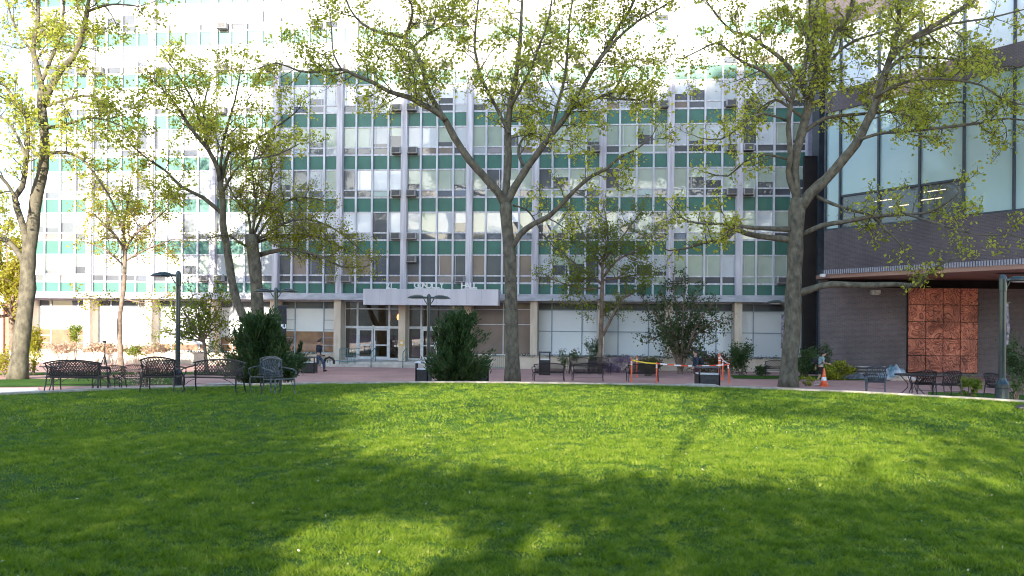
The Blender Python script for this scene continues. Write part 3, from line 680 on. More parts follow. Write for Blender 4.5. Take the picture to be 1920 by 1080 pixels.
T4 = [LM((961,716,16),(960,640,14),(958,560,13),(956,480,12.5),(950,420,12),(948,380,12.5), trunk=1),
 LM((948,388,9),(935,362,8.5),(905,328,8),(880,300,7.5),(852,258,7),(835,225,6.5),(815,208,6),(790,195,5.5),(765,182,5),(730,172,4.5),(700,155,4),(668,142,3.5),(640,130,3),(600,135,2.5),(560,133,2),(520,118,1.5),(480,130,1), d=(0,-2.5), st=.35),
 LM((835,225,5.5),(822,205,5.2),(805,175,5),(795,140,4.5),(785,110,4.5),(770,85,4),(755,68,3.5),(715,62,3),(680,45,2.5),(655,15,2),(640,-30,1.5), d=(-1,2)),
 LM((775,88,3),(800,65,2.8),(830,48,2.4),(848,20,2),(855,-15,1.5), d=(1,3)),
 LM((758,70,3),(770,40,2.5),(772,10,2),(750,-25,1.5), d=(1,-1)),
 LM((640,130,2),(625,100,1.8),(622,60,1.4),(618,20,1.1), d=(-2,-1)),
 LM((948,388,9),(950,340,8),(953,290,7.5),(952,240,7),(958,190,6),(968,140,5),(975,80,4),(978,20,3),(982,-60,2), d=(0,1.5), st=.3),
 LM((955,250,4),(930,200,3.5),(905,150,3),(890,90,2.5),(895,20,2),(900,-40,1.5), d=(0,3)),
 LM((957,200,4),(985,150,3),(1010,90,2.5),(1030,30,2),(1040,-40,1.5), d=(0,-2)),
 LM((948,388,9),(960,360,8),(975,335,7.5),(990,312,7),(1010,285,6.5),(1035,250,6),(1060,220,6),(1075,190,5),(1095,160,4.5),(1112,130,4.5),(1135,95,4),(1160,50,3.5),(1185,10,3),(1200,-50,2.5), d=(0,-2), st=.35),
 LM((1068,205,4.5),(1100,190,4),(1135,178,3.5),(1155,165,3),(1170,135,2.5),(1190,122,2),(1210,140,1.2), d=(-1,1)),
 LM((1110,132,3.5),(1150,80,3),(1195,40,2.5),(1230,20,2),(1262,0,1.5), d=(-1.6,-3)),
 LM((1030,260,4),(1045,200,3.5),(1060,140,3),(1065,80,2.5),(1070,20,2),(1080,-40,1.5), d=(-1,2)),
 LM((985,315,3.5),(972,290,3),(977,265,2.5),(995,250,2),(1015,262,1.5), d=(0,1), s=.6),
 LM((958,470,6),(975,440,6),(1000,420,5.5),(1030,405,5),(1060,375,4.5),(1085,350,4),(1110,330,3.5),(1140,315,3),(1160,295,2.5),(1190,282,2),(1215,262,1.4), d=(0,-3), s=.8, st=.25),
 LM((962,385,2.2),(985,392,1.9),(1000,408,1.5),(1018,440,1.1),(1040,465,.8), d=(0,1), s=.45)]
tree('plane_tree', 'tall London plane tree in the centre before the entrance, spreading wide', 43.2, (960,717), T4, M['leafA'], M['bark'], group='large plane trees round the lawn')
T6 = [LM((1478,724,19),(1480,680,17),(1485,620,16),(1487,560,15.5),(1490,500,15),(1492,440,15),(1494,395,16),(1495,372,14), trunk=1),
 LM((1495,380,9),(1490,320,8.5),(1495,280,8.5),(1503,250,9),(1512,215,9),(1520,180,8),(1530,140,7),(1550,110,6.5),(1570,60,5.5),(1595,20,4.8),(1605,-30,4), st=.45),
 LM((1500,385,7),(1485,350,6.5),(1478,320,6),(1482,290,5.5),(1478,240,5),(1482,200,5),(1490,170,5),(1505,140,4.5),(1512,105,4),(1520,60,3),(1518,10,2.5),(1525,-30,2), d=(0,-1), st=.45),
 LM((1482,190,4.5),(1460,165,4),(1435,135,3.5),(1400,120,3),(1370,100,2.5),(1345,80,2),(1310,95,1.5),(1280,110,1), d=(-1,-2.5)),
 LM((1515,195,5.5),(1500,155,4.8),(1465,110,4.2),(1430,85,3.5),(1405,65,3),(1375,60,2.5),(1345,30,2),(1320,-5,1.5), d=(0,2)),
 LM((1530,150,5),(1528,110,4.5),(1526,60,4),(1530,20,3.5),(1540,-30,3), d=(0,1)),
 LM((1508,222,3.5),(1480,202,3),(1455,187,2.6),(1430,200,2),(1400,225,1.5),(1375,240,1), d=(0,1.5), s=.8),
 LM((1500,390,12),(1520,362,11),(1550,335,10),(1580,300,9.5),(1605,270,9),(1625,230,8.5),(1640,200,8),(1655,150,7),(1672,100,6),(1683,60,5),(1686,20,4),(1690,-30,3.5), d=(0,-2.5), st=.45),
 LM((1668,112,6),(1700,78,5.5),(1740,55,5),(1780,30,4),(1820,5,3.5),(1850,-20,3), d=(-2,-3)),
 LM((1640,182,4),(1680,160,3.5),(1730,148,3),(1790,150,2.5),(1840,160,2),(1880,185,1.6),(1930,200,1.2), d=(-1.6,-4)),
 LM((1612,262,3.5),(1650,250,3.2),(1690,248,3),(1760,240,3),(1830,232,2.6),(1890,222,2),(1940,230,1.5), d=(-1.4,-3)),
 LM((1512,245,4.5),(1545,222,3.8),(1600,215,3.2),(1660,210,3),(1700,200,2.5),(1760,195,2),(1820,190,1.5), d=(0,2.5)),
 LM((1660,140,4),(1690,108,3.5),(1740,108,3),(1800,112,2.5),(1850,120,2),(1905,125,1.5), d=(-2,0)),
 LM((1700,78,3.5),(1740,62,3),(1780,45,2.5),(1850,35,2),(1910,20,1.5), d=(-2,-5)),
 LM((1545,130,3.5),(1580,90,3),(1620,70,2.5),(1670,55,2),(1720,30,1.5), d=(0,3)),
 LM((1505,440,5.5),(1540,423,5),(1590,415,4.4),(1640,405,4),(1700,402,3.2),(1740,398,2.5),(1775,380,2),(1800,360,1.2), d=(0,-3.5), s=.75, st=.3),
 LM((1530,368,4),(1560,382,3.5),(1600,395,3),(1635,405,3),(1660,430,2.5),(1690,460,2),(1705,490,1.5), d=(0,-2), s=.6),
 LM((1700,402,2.5),(1760,420,2),(1830,440,1.5),(1890,440,1.2),(1930,450,1), d=(-3,-5), s=.8),
 LM((1492,552,8),(1525,541,7),(1560,533,6.5),(1620,535,6),(1680,533,5),(1720,535,4.5),(1732,520,4),(1750,505,3.5),(1765,495,2.5),(1800,480,1.5), d=(0,-4), s=.32, st=.5),
 LM((1490,450,7),(1440,445,6),(1400,438,5.2),(1375,430,4.6),(1350,450,3.6),(1320,455,3),(1290,465,2),(1255,470,1.4), d=(0,1), s=.7, st=.25),
 LM((1485,430,6),(1430,428,4.4),(1395,425,3.7),(1365,420,3),(1330,420,2.4),(1290,415,2),(1270,400,1.3), d=(0,-2), s=.7, st=.3),
 LM((1480,300,3),(1440,290,2.5),(1400,300,2),(1365,330,1.5),(1330,325,1.1), d=(0,2), s=.6),
 LM((1482,230,2.6),(1430,212,2.2),(1385,240,1.8),(1350,262,1.4),(1310,258,1), d=(0,-2), s=.7)]
tree('plane_tree', 'large London plane tree on the right with low crooked limb and thick trunk', 41.5, (1478,725), T6, M['leafA'], M['bark'], group='large plane trees round the lawn', side=2.2)
T1 = [LM((33,712,19),(38,660,17),(45,600,15.5),(52,540,15.5),(52,510,14.5),(55,470,13.5),(62,420,12.5),(68,370,12),(78,330,11),(82,300,10),(84,270,9.5),(82,240,9),(78,200,9),(79,160,8), trunk=1),
 LM((79,170,7),(68,120,5.5),(62,90,4.5),(70,50,4.2),(72,10,4),(70,-40,3)),
 LM((80,200,7),(95,165,7),(115,130,6.5),(135,110,6),(150,80,5.5),(160,40,5),(165,10,4),(172,-30,3), d=(0,-2), st=.25),
 LM((163,22,3),(190,12,2.6),(220,8,2),(260,12,1.5), d=(-1.6,-2)),
 LM((50,480,9),(48,440,7.5),(35,400,6.5),(28,370,6),(42,350,5.5),(48,310,5),(52,270,4.5),(50,220,4),(30,190,3.2),(10,160,2.5),(-15,130,2), d=(0,-2), st=.4),
 LM((35,385,4),(20,355,3.5),(5,335,3),(-20,310,2.5), d=(-1,-2)),
 LM((50,300,4),(35,260,3),(15,230,2.5),(-10,210,2), d=(-1,1)),
 LM((45,490,7),(25,462,5.5),(0,442,5),(-30,435,4), d=(0,1)),
 LM((84,290,4),(110,285,3.4),(140,290,3),(165,310,2.5),(190,345,2),(210,375,1.2), d=(0,-1), s=.8),
 LM((84,200,3.5),(130,185,2.8),(170,180,2.2),(210,200,1.6),(240,225,1), d=(0,1)),
 LM((82,240,4),(120,235,3),(160,222,2.5),(200,225,1.8),(235,240,1.2), d=(0,-2.5)),
 LM((80,150,4),(100,100,3.5),(115,60,3),(120,10,2.5),(125,-30,2), d=(0,2)),
 LM((72,110,3),(40,70,2.5),(20,30,2),(10,-20,1.5), d=(0,2))]
tree('plane_tree', 'leaning London plane tree at the far left edge, forked low', 42.5, (35,712), T1, M['leafA'], M['bark'], group='large plane trees round the lawn', dens=1.2, side=2.2)
T3 = [LM((487,700,13),(485,620,12),(482,560,12),(478,500,12),(470,440,12.5), trunk=1),
 LM((482,640,9),(465,610,9),(450,580,8),(440,550,8),(432,510,8),(425,460,7.2),(418,420,6.5),(418,380,6),(412,335,5), trunk=1),
 LM((412,340,4.8),(408,315,4.5),(390,280,4),(365,250,3.5),(345,220,3),(325,190,2.5),(308,172,2), d=(0,-1.5)),
 LM((414,345,4),(430,285,3.5),(470,268,3),(500,250,2.5),(530,230,2),(555,210,1.2), d=(0,1)),
 LM((416,400,4.5),(380,370,3.8),(340,350,3.2),(310,320,2.6),(280,300,2),(250,275,1.5),(225,240,1), d=(0,-1)),
 LM((410,320,3),(385,265,2.6),(382,200,2),(392,160,1.5), d=(0,2)),
 LM((418,360,3),(440,320,2.5),(470,300,2),(520,290,1.5),(560,270,1), d=(0,-2)),
 LM((395,290,3),(370,210,2.4),(340,150,1.8),(310,110,1.2), d=(0,2)),
 LM((412,330,3),(420,260,2.6),(440,190,2),(450,140,1.3), d=(0,-2))]
tree('leaning_tree', 'slender leaning tree rising behind the left juniper beside the pollard stump', 46, (485,700), T3, M['leafA'], M['bark'], side=1.9, dens=1.3)
tree('willow_tree', 'cut-back tree with fine yellow-green shoots over the left juniper', 46.4, (489,700),
 [LM((478,450,4),(500,440,3.5),(530,420,3),(570,410,2.2),(620,425,1.7),(660,455,1.2),(700,490,.8), d=(0,-1.5), st=.1),
  LM((485,478,5),(530,468,4),(560,470,3),(600,480,2.5),(640,500,2),(680,500,1.2), d=(0,-1), s=.8),
  LM((470,445,3),(465,400,2.5),(440,370,2),(420,330,1.3), d=(0,1)), LM((475,442,3),(500,380,2.5),(510,330,2),(505,290,1.2), d=(0,1)),
  LM((472,445,3),(480,380,2.5),(472,320,1.8),(480,280,1.2), d=(0,-1)), LM((480,448,3),(520,390,2.5),(560,370,2),(600,375,1.3), d=(0,2)), LM((480,455,3),(540,440,2.5),(600,445,2),(650,470,1.3), d=(0,1)), LM((478,470,3),(450,455,2.4),(425,440,1.8),(400,445,1), d=(0,-1), s=.6)],
 M['leafW'], M['bark'], leaf=.085, side=1.35, step=.2, dens=2.7, up=-.02)
T2 = [LM((228,704,6),(226,660,5.2),(224,600,4.6),(232,540,4.2),(234,490,4),(234,455,3.6), trunk=1),
 LM((234,470,3),(215,440,2.4),(190,415,1.8),(175,400,1.1)), LM((234,470,3),(252,440,2.6),(280,420,2),(310,395,1.2), d=(0,-1)), LM((234,455,3),(232,420,2.4),(240,380,1.8),(245,335,1)), LM((234,500,2),(200,470,1.6),(165,455,1), d=(0,1)),
 LM((234,490,2),(270,470,1.6),(320,450,1), d=(0,1)), LM((236,560,1.8),(270,568,1.4),(310,555,1), s=.6), LM((233,440,2.4),(215,390,1.8),(195,350,1.1), d=(0,1)), LM((228,560,1.6),(190,560,1.2),(150,550,.8), s=.6)]
tree('young_tree', 'slim young tree with reddish trunk and thin yellow leaves, sunlit', 49, (228,704), T2, M['leafY'], M['bark2'], leaf=.11, side=1.7, step=.32, dens=1.8)
T5 = [LM((1124,702,5),(1126,640,4.6),(1128,600,4.4),(1128,560,4),(1130,525,3.6), trunk=1),
 LM((1130,630,3),(1145,600,2.8),(1160,570,2.4),(1175,555,1.6),(1210,540,1), s=.8), LM((1130,535,3),(1110,515,2.4),(1085,500,1.8),(1050,470,1)), LM((1130,530,3),(1130,490,2.6),(1140,450,2),(1135,400,1.2)), LM((1131,520,2.8),(1155,490,2.2),(1190,470,1.6),(1230,450,1), d=(0,-1)),
 LM((1128,540,2),(1080,540,1.6),(1030,520,1), d=(0,-1)), LM((1131,525,2.4),(1170,520,1.8),(1220,510,1), d=(0,1)), LM((1128,500,2.2),(1100,450,1.8),(1080,410,1), d=(0,1)), LM((1132,490,2),(1170,440,1.6),(1200,400,1), d=(0,1)), LM((1128,560,1.5),(1090,570,1.2),(1050,568,.8), s=.5)]
tree('young_tree', 'slim dark-trunked young tree with light green leaves before the frosted windows', 52, (1124,702), T5, M['leafG'], M['bark2'], leaf=.10, side=1.6, step=.28, dens=2.2)
T7 = [LM((1276,706,5),(1274,690,4.5), trunk=1)] + [LM((1276,700,3),(1276+(x-1276)*.3,640,2.4),(1276+(x-1276)*.65,(y+640)/2-10,1.7),(x,y,1), d=(0,dd), s=.85) for x, y, dd in ((1205,560,0),(1222,600,1),(1240,545,-1),(1262,525,1),(1285,530,-1),(1308,545,1),(1335,570,-1),(1350,600,0),(1215,640,0),(1330,625,1),(1300,590,0),(1250,620,-1))]
tree('shrub_tree', 'dark green vase-shaped multi-stem shrub tree between small tree and walking person', 51.5, (1276,703), T7, M['leafD'], M['bark2'], leaf=.12, side=1.1, step=.30, dens=2.0)
T8 = [LM((388,700,4),(385,660,3.5),(378,620,3), trunk=1)] + [LM((380,640,2),(380+(x-380)*.5,(y+640)/2,1.5),(x,y,.8), s=.8) for x, y in ((310,590),(330,560),(360,550),(400,545),(415,570),(300,620),(405,610),(350,600),(390,650),(372,580))]
tree('young_tree', 'small bushy tree with green leaves behind the left lamp post', 48.5, (386,702), T8, M['leafG'], M['bark2'], leaf=.12, side=1.3, step=.28, dens=2.2)
T9 = [LM((25,650,7),(22,600,6),(20,560,5), trunk=1)] + [LM((20,590,4),(20+(x-20)*.5,(y+590)/2,2.5),(x,y,1.2), d=(0,dd), s=1.3) for x, y, dd in ((-40,520,0),(0,470,2),(40,450,-2),(80,480,1),(120,520,0),(100,440,-1),(60,560,2),(-30,600,0),(90,590,-1),(10,430,0))]
tree('background_tree', 'yellow spring tree in front of the low brick building at far left', 66, (25,650), T9, M['leafY'], M['bark2'], leaf=.18, side=1.5, step=.4, dens=2.0)
# unseen trees added behind the photographer, crowns shaped to put sun patches on the lawn
def shade_tree(name, label, x, y, h, n, region):
    t = thing(name, label, 'tree', (x, y, gz(x, y)), 0, 'added shade trees behind the photographer'); z0 = gz(x, y)
    mb = MB(); mb.tube([(0,0,-.1),(0.1,0,2),(0,.1,4.5),(.1,0,6.5)], [.4,.33,.28,.2], 9)
    P = region(n) - np.array((x, y, z0))
    for i in range(5):
        q = P[RNG.integers(len(P))]; mb.tube([(0,0,4.2+.1*i), tuple(q*np.array((.5,.5,.75))), tuple(q)], [.05,.03,.01], 5)
    mb.build('trunk', M['bark'], t, smooth=True); V, Fq = leaf_quads(P, .2, ratio=.8); npmesh('crown', V, Fq, M['leafA'], t)
def lit(X, Y):       # canopy density for the lawn spot at X, Y, thinned where sun is wanted
    d = .75 if X < -3 else .5
    for cx, cy, ax, ay, v in ((9.5,16.5,4.2,4.2,.30),(9.5,24,6,3.4,.22),(-4.4,8.6,1.1,.8,.4),(-2.6,8.9,.5,.5,.35),(-5.5,15,2.2,1.0,.5),(5.2,7.6,2.8,.7,.3),(3.2,8.8,1.4,.5,.35),(4.6,11.6,3.2,.8,.12),
                              (1.9,16.0,5.2,4.4,0),(.2,23.2,4.8,6.5,.05),(-1.25,7.9,.85,1.35,0),(.36,7.6,.26,1.1,0),(2.0,12.2,2.2,.5,.1)):
        q = ((X-cx)/ax)**2 + ((Y-cy)/ay)**2
        k = min(1, max(0, (q-.7)/.7)); k = k*k*(3-2*k); d = min(d, v+(d-v)*k)
    return d
YC = -12.0; KX, KZ = .18/.984, .307/.984
def region_for(x0, x1):
    def f(n):
        out = []
        cl = []
        while len(out) < n:
            cx = random.uniform(x0, x1); cz = random.uniform(4.6, 14.6); cy = YC + random.uniform(-2.5, 2.5)
            Yl = cy + cz/KZ; Xl = cx + KX*(Yl-cy)
            if random.random() > lit(Xl, Yl): continue
            for _ in range(28):
                p = (cx + random.gauss(0,.42), cy + random.gauss(0,.5), cz + random.gauss(0,.30)); yl = p[1]+p[2]/KZ; xl = p[0]+KX*(yl-p[1])
                if random.random() < lit(xl, yl)**.6: out.append(p)
        return np.array(out)
    return f
xs_ = [-22, -14.5, -7, 0.5, 8, 15]
for i in range(5):
    shade_tree('plane_tree', 'unseen tree added to dapple the lawn, %s from the left' % ('first','second','third','fourth','fifth')[i], (xs_[i]+xs_[i+1])/2, YC, 14, (26000, 26000, 19000, 15000, 14000)[i], region_for(xs_[i], xs_[i+1]))  # unseen light-shaping crowns, leaf gaps set by the density mask

# ------------------------------------------------------------------ shrubs
def shrub(name, label, base, w, dpt, h, n, leaf, mat, cat='shrub', clumps=26, stems=6, lift=.12, group=None, sh=.5, stemmat=None):
    t = thing(name, label, cat, base, 0, group); P = []
    C_ = []
    while len(C_) < clumps:
        p = RNG.uniform(-1, 1, 3)
        if np.linalg.norm(p) < 1: C_.append(p)
    for c in C_:
        m = int(n/clumps*RNG.uniform(.6,1.4)); q = c + RNG.normal(size=(m,3))*.2
        P.append(q)
    P = np.concatenate(P); zz = (P[:,2]+1)*.5; P = np.stack([P[:,0]*w*.5*(1-sh*(1-zz)*.5), P[:,1]*dpt*.5*(1-sh*(1-zz)*.5), lift*h+zz*h*(1-lift)], 1); P[:,2] = np.maximum(P[:,2], .03)
    mb = MB()
    for i in range(stems):
        q = P[RNG.integers(len(P))]; mb.tube([(q[0]*.12,q[1]*.12,-.05),(q[0]*.5,q[1]*.5,q[2]*.55),tuple(q)], [.025,.016,.006], 5)
    mb.build('stem', stemmat or M['bark2'], t); V, Fq = leaf_quads(P, leaf, ratio=.65); npmesh('foliage', V, Fq, mat, t); return t
def juniper(label, base, w, h, n, tall):
    t = thing('juniper_bush', label, 'shrub', base, 0, 'dark juniper bushes at the lawn edge'); mb = MB(); P = []; AX = []
    for i in range(n):
        low = i % 3 == 0
        z0 = h*(.22 if low else .8)*RNG.random()**1.3; a = RNG.uniform(0, 2*math.pi); prof = (1-z0/h)**.6
        L = w*.5*prof*RNG.choice([.55,.8,1.0,1.3])*RNG.uniform(.85,1.1)+.12; up = RNG.uniform(.0,.7)*(.35+z0/h)*(.3 if low else 1)
        d = unit(np.array((math.cos(a), math.sin(a)*.9, up))); p = np.array((RNG.normal()*.08, RNG.normal()*.08, z0)); pts = [p.copy()]
        for j in range(5):
            d = unit(d + np.array((0,0,.12)) + RNG.normal(size=3)*.1); p = p + d*L/5; pts.append(p.copy())
            m = 34; s = .03+.10*(j+1)/5*(1.25-j/5); 
            q = pts[-2] + (pts[-1]-pts[-2])*RNG.random((m,1)) + RNG.normal(size=(m,3))*s; P.append(q); AX.append(np.tile(d*1.6+np.array((0,0,.5)), (m,1)))
        mb.tube(pts, [.02,.018,.015,.012,.009,.005], 4)
    for i in range(tall):
        p = np.array((RNG.normal()*.16*w, RNG.normal()*.2, 0)); p[2] = h*max(.25, .62-abs(p[0])/w*.9); d = unit(np.array((RNG.normal()*.25, RNG.normal()*.2, 1)))
        for j in range(8):
            q = p + d*(.045*h*j) + RNG.normal(size=(30,3))*.085*(1-j/10); P.append(q); AX.append(np.tile(d*2, (30,1)))
    P = np.concatenate(P); AX = np.concatenate(AX); P[:,2] = np.maximum(P[:,2], .02)
    mb.tube([(0,0,-.1),(.03,0,h*.4),(0,0,h*.8)], [.07,.05,.02], 6); mb.build('trunk', M['bark2'], t)
    V, Fq = leaf_quads(P, .13, AX, .28, .7); npmesh('foliage', V, Fq, M['leafJ'], t)
b = GY(488, 30.5); juniper('big spiky dark juniper bush behind the grey iron chairs', (b.x, b.y, b.z), 2.7, 2.6, 170, 14)
b = GY(438, 31.0)
b = GY(858, 33.0); juniper('big spiky dark juniper bush in front of the entrance canopy', (b.x, b.y, b.z), 2.4, 2.9, 160, 16)
def sh(px, Y, *a, **k):
    p = GY(px, Y); return k, p
def shr(label, px, Y, w, h, mat, n=1800, leaf=.09, dp=None, **k): p = GY(px, Y); return shrub(k.pop('name', 'shrub'), label, p, w, dp or w*.8, h, n, leaf, mat, **k)
shr('low dark clipped shrub at the right foot of the left juniper', 537, 30.3, 1.0, 1.0, M['leafD'], 2500)
shr('leafy green shrub beside the slim tree before the frosted windows', 1113, 53, 1.3, 2.0, M['leafD'], 1500, clumps=14)
shr('rounded upright shrub between the orange stakes and right plane tree', 1390, 50, 1.35, 2.05, M['leafD'], 3800, leaf=.085, clumps=40)
shr('small straggly shrub beside the tall black litter bin', 1066, 51.5, 1.4, 1.4, M['leafD'], 700, clumps=10)
shr('dwarf cone-shaped evergreen against the brick corner', 1540, 49.5, .95, 1.9, M['leafD'], 3600, leaf=.07, sh=-.9, clumps=40)
shr('loose grey-green shrub right of the right plane trunk', 1512, 48, 1.5, 1.5, M['leafD'], 2600, leaf=.08)
shr('golden hedge shrub in front of the dark brick wall', 1568, 47, 1.5, .95, M['leafH'], 2600, leaf=.10, sh=.1, lift=.05)
shr('low dark hedge plant behind the bench near right plane', 1430, 50, 1.1, .6, M['leafD'], 900)
shr('low brownish plant at the kerb near the orange cone', 1515, 42, .9, .5, M['leafH'], 260, clumps=9)
shr('long brown hedge behind the caution tape', 1340, 52.3, 3.3, 1.15, mat_leaf('brown_hedge', [(.05,.04,.02),(.11,.08,.04),(.09,.10,.03)], .2), 3500, sh=0, lift=.02, dp=.9)
shr('purple flowering hedge behind the empty plaza benches', 1165, 52.5, 4.0, .95, M['leafP'], 3800, sh=0, lift=.02, dp=.9, leaf=.07)
shr('dark olive shrub inside the taped enclosure', 1215, 49, 1.5, 1.0, mat_leaf('olive_shrub', [(.03,.04,.012),(.08,.09,.02)], .2), 1800)
shr('small pale spiky plant between chairs at right', 1815, 31.5, .85, .75, M['leafG'], 700, leaf=.10, clumps=10)
shr('dark leafy bush at the right edge behind the lamp post', 1915, 38.5, 2.0, 2.5, M['leafD'], 3600, leaf=.09)
shr('small dark plant at right end of the kerb', 1905, 28.5, .9, .75, M['leafD'], 260, clumps=8)
shr('yellow-green climbing shrub beside the left plane trunk', 62, 46, 1.1, 2.6, M['leafY'], 1700, leaf=.11)
shr('low yellow-green shrub left of the left plane trunk', 5, 44, 2.2, 1.5, M['leafY'], 1400, leaf=.11)
shr('small round green bush against the first sunlit window', 141, 55, 1.2, 2.6, M['leafG'], 900, leaf=.11, lift=.5, clumps=14)
shr('low green bush with a red bloom beside the young tree', 257, 54.5, 1.7, 1.35, M['leafG'], 1100, leaf=.10, lift=.5)
for i, (px, w_) in enumerate(((118, 2.0), (182, 2.0), (285, 2.2), (212, 1.6))):
    shr('feathery pink ornamental grass clump, %s from the left, above the sunlit planter' % ('first','second','fourth','third')[i], px, 54.3, w_, 1.5, M['leafR'], 900, leaf=.12, lift=.5, group='pink grass clumps')
shr('sparse pinkish seed-head grass beside the left lamp post', 275, 33.5, 2.6, .6, M['leafR'], 420, leaf=.06, clumps=26)
shr('low dark shrub beside bin at the left of the entrance', 560, 50, 1.4, 1.0, M['leafD'], 1700, leaf=.08, sh=.1)
# planting along planters
for a, b, lab in ((FS(917,680,2.2)+.2, sk(7)-.6, 'low dark bedding plants along the right planter wall'), (SL+.2, sk(0)-1, 'low dark bedding plants along the left planter wall')):
    n = 5200; s = RNG.uniform(a, b, n); keep = (np.sin(s*2.1)+np.sin(s*5.3+1)+RNG.normal(size=n)*.6) > -.6; s = s[keep]
    P = np.array([toW(x, random.uniform(-1.9,-.9), .66+abs(random.gauss(0,.11))) for x in s]); V, Fq = leaf_quads(P, .10); o = npmesh('bedding_plants', V, Fq, mat_leaf('bedding', [(.02,.015,.02),(.03,.05,.02),(.3,.28,.28)], .2), None); tag(o, lab, 'plants', kind='stuff')

# ------------------------------------------------------------------ grass
def vnoise(x, y, cell, seed):
    g = np.random.default_rng(seed).random((400, 400)); X = x/cell+200; Y = y/cell+5
    xi = np.floor(X).astype(int); yi = np.floor(Y).astype(int); fx = X-xi; fy = Y-yi; fx = fx*fx*(3-2*fx); fy = fy*fy*(3-2*fy); xi %= 399; yi %= 399
    return (g[xi,yi]*(1-fx)+g[xi+1,yi]*fx)*(1-fy)+(g[xi,yi+1]*(1-fx)+g[xi+1,yi+1]*fx)*fy
def grass():
    def band(n, y0, y1, h, w, c1, c2):
        y = y0 + (y1-y0)*RNG.random(n)**.9; x = (RNG.random(n)*2-1)*(y*.60+.8); y = y + RNG.normal(size=n)*.05*y; ok = (x-LC[0])**2+(y-LC[1])**2 < 18.05**2; x, y = x[ok], y[ok]
        cl = .5*vnoise(x, y, c1, 1)+.3*vnoise(x, y, c2, 2)+.2*vnoise(x, y, .9, 3); cl = np.clip((cl-.28)*2.3, 0, 1)
        ok = RNG.random(len(x)) < .25+.9*cl; x, y, cl = x[ok], y[ok], cl[ok]; n = len(x)
        H = h*(.5+.9*RNG.random(n))*(.45+.95*cl); a = RNG.random(n)*2*math.pi; ln = RNG.normal(size=(n,2))*.85
        W_ = w*(.7+.6*RNG.random(n)); dx = np.cos(a)*W_/2; dy = np.sin(a)*W_/2; V = np.empty((n,3,3))
        V[:,0] = np.stack([x-dx, y-dy, np.zeros(n)],1); V[:,1] = np.stack([x+dx, y+dy, np.zeros(n)],1); V[:,2] = np.stack([x+ln[:,0]*H, y+ln[:,1]*H, H],1); return V
    V = np.concatenate([band(420000, 6.2, 10, .034, .0062, .09, .22), band(330000, 10, 16, .038, .009, .13, .3), band(230000, 16, 29.5, .045, .016, .2, .45)])
    n = len(V); o = npmesh('grass', V.reshape(-1,3), np.arange(n*3).reshape(-1,3), M['blade']); tag(o, 'short mown green grass covering the round lawn', 'grass', kind='stuff')
    # clippings, fallen bud scales and a few daisies scattered in the turf
    m = 420; y = RNG.uniform(6.5, 26, m); x = (RNG.random(m)*2-1)*y*.58; ok = (x-LC[0])**2+(y-LC[1])**2 < 17.9**2; P = np.stack([x, y, RNG.uniform(.02,.035,m)],1)[ok]
    V, Fq = leaf_quads(P, .024, ratio=.6); o = npmesh('fallen_leaves', V, Fq, mat_leaf('fallen_bits', [(.30,.24,.12),(.5,.45,.3),(.65,.62,.55)], .2)); tag(o, 'tiny pale fallen leaves and bud scales scattered over the lawn', 'leaves', kind='stuff')
grass()
for X, Y in ((-1.6, 9.2), (-.1, 8.1), (3.9, 8.9), (-4.8, 11.3)):
    pass

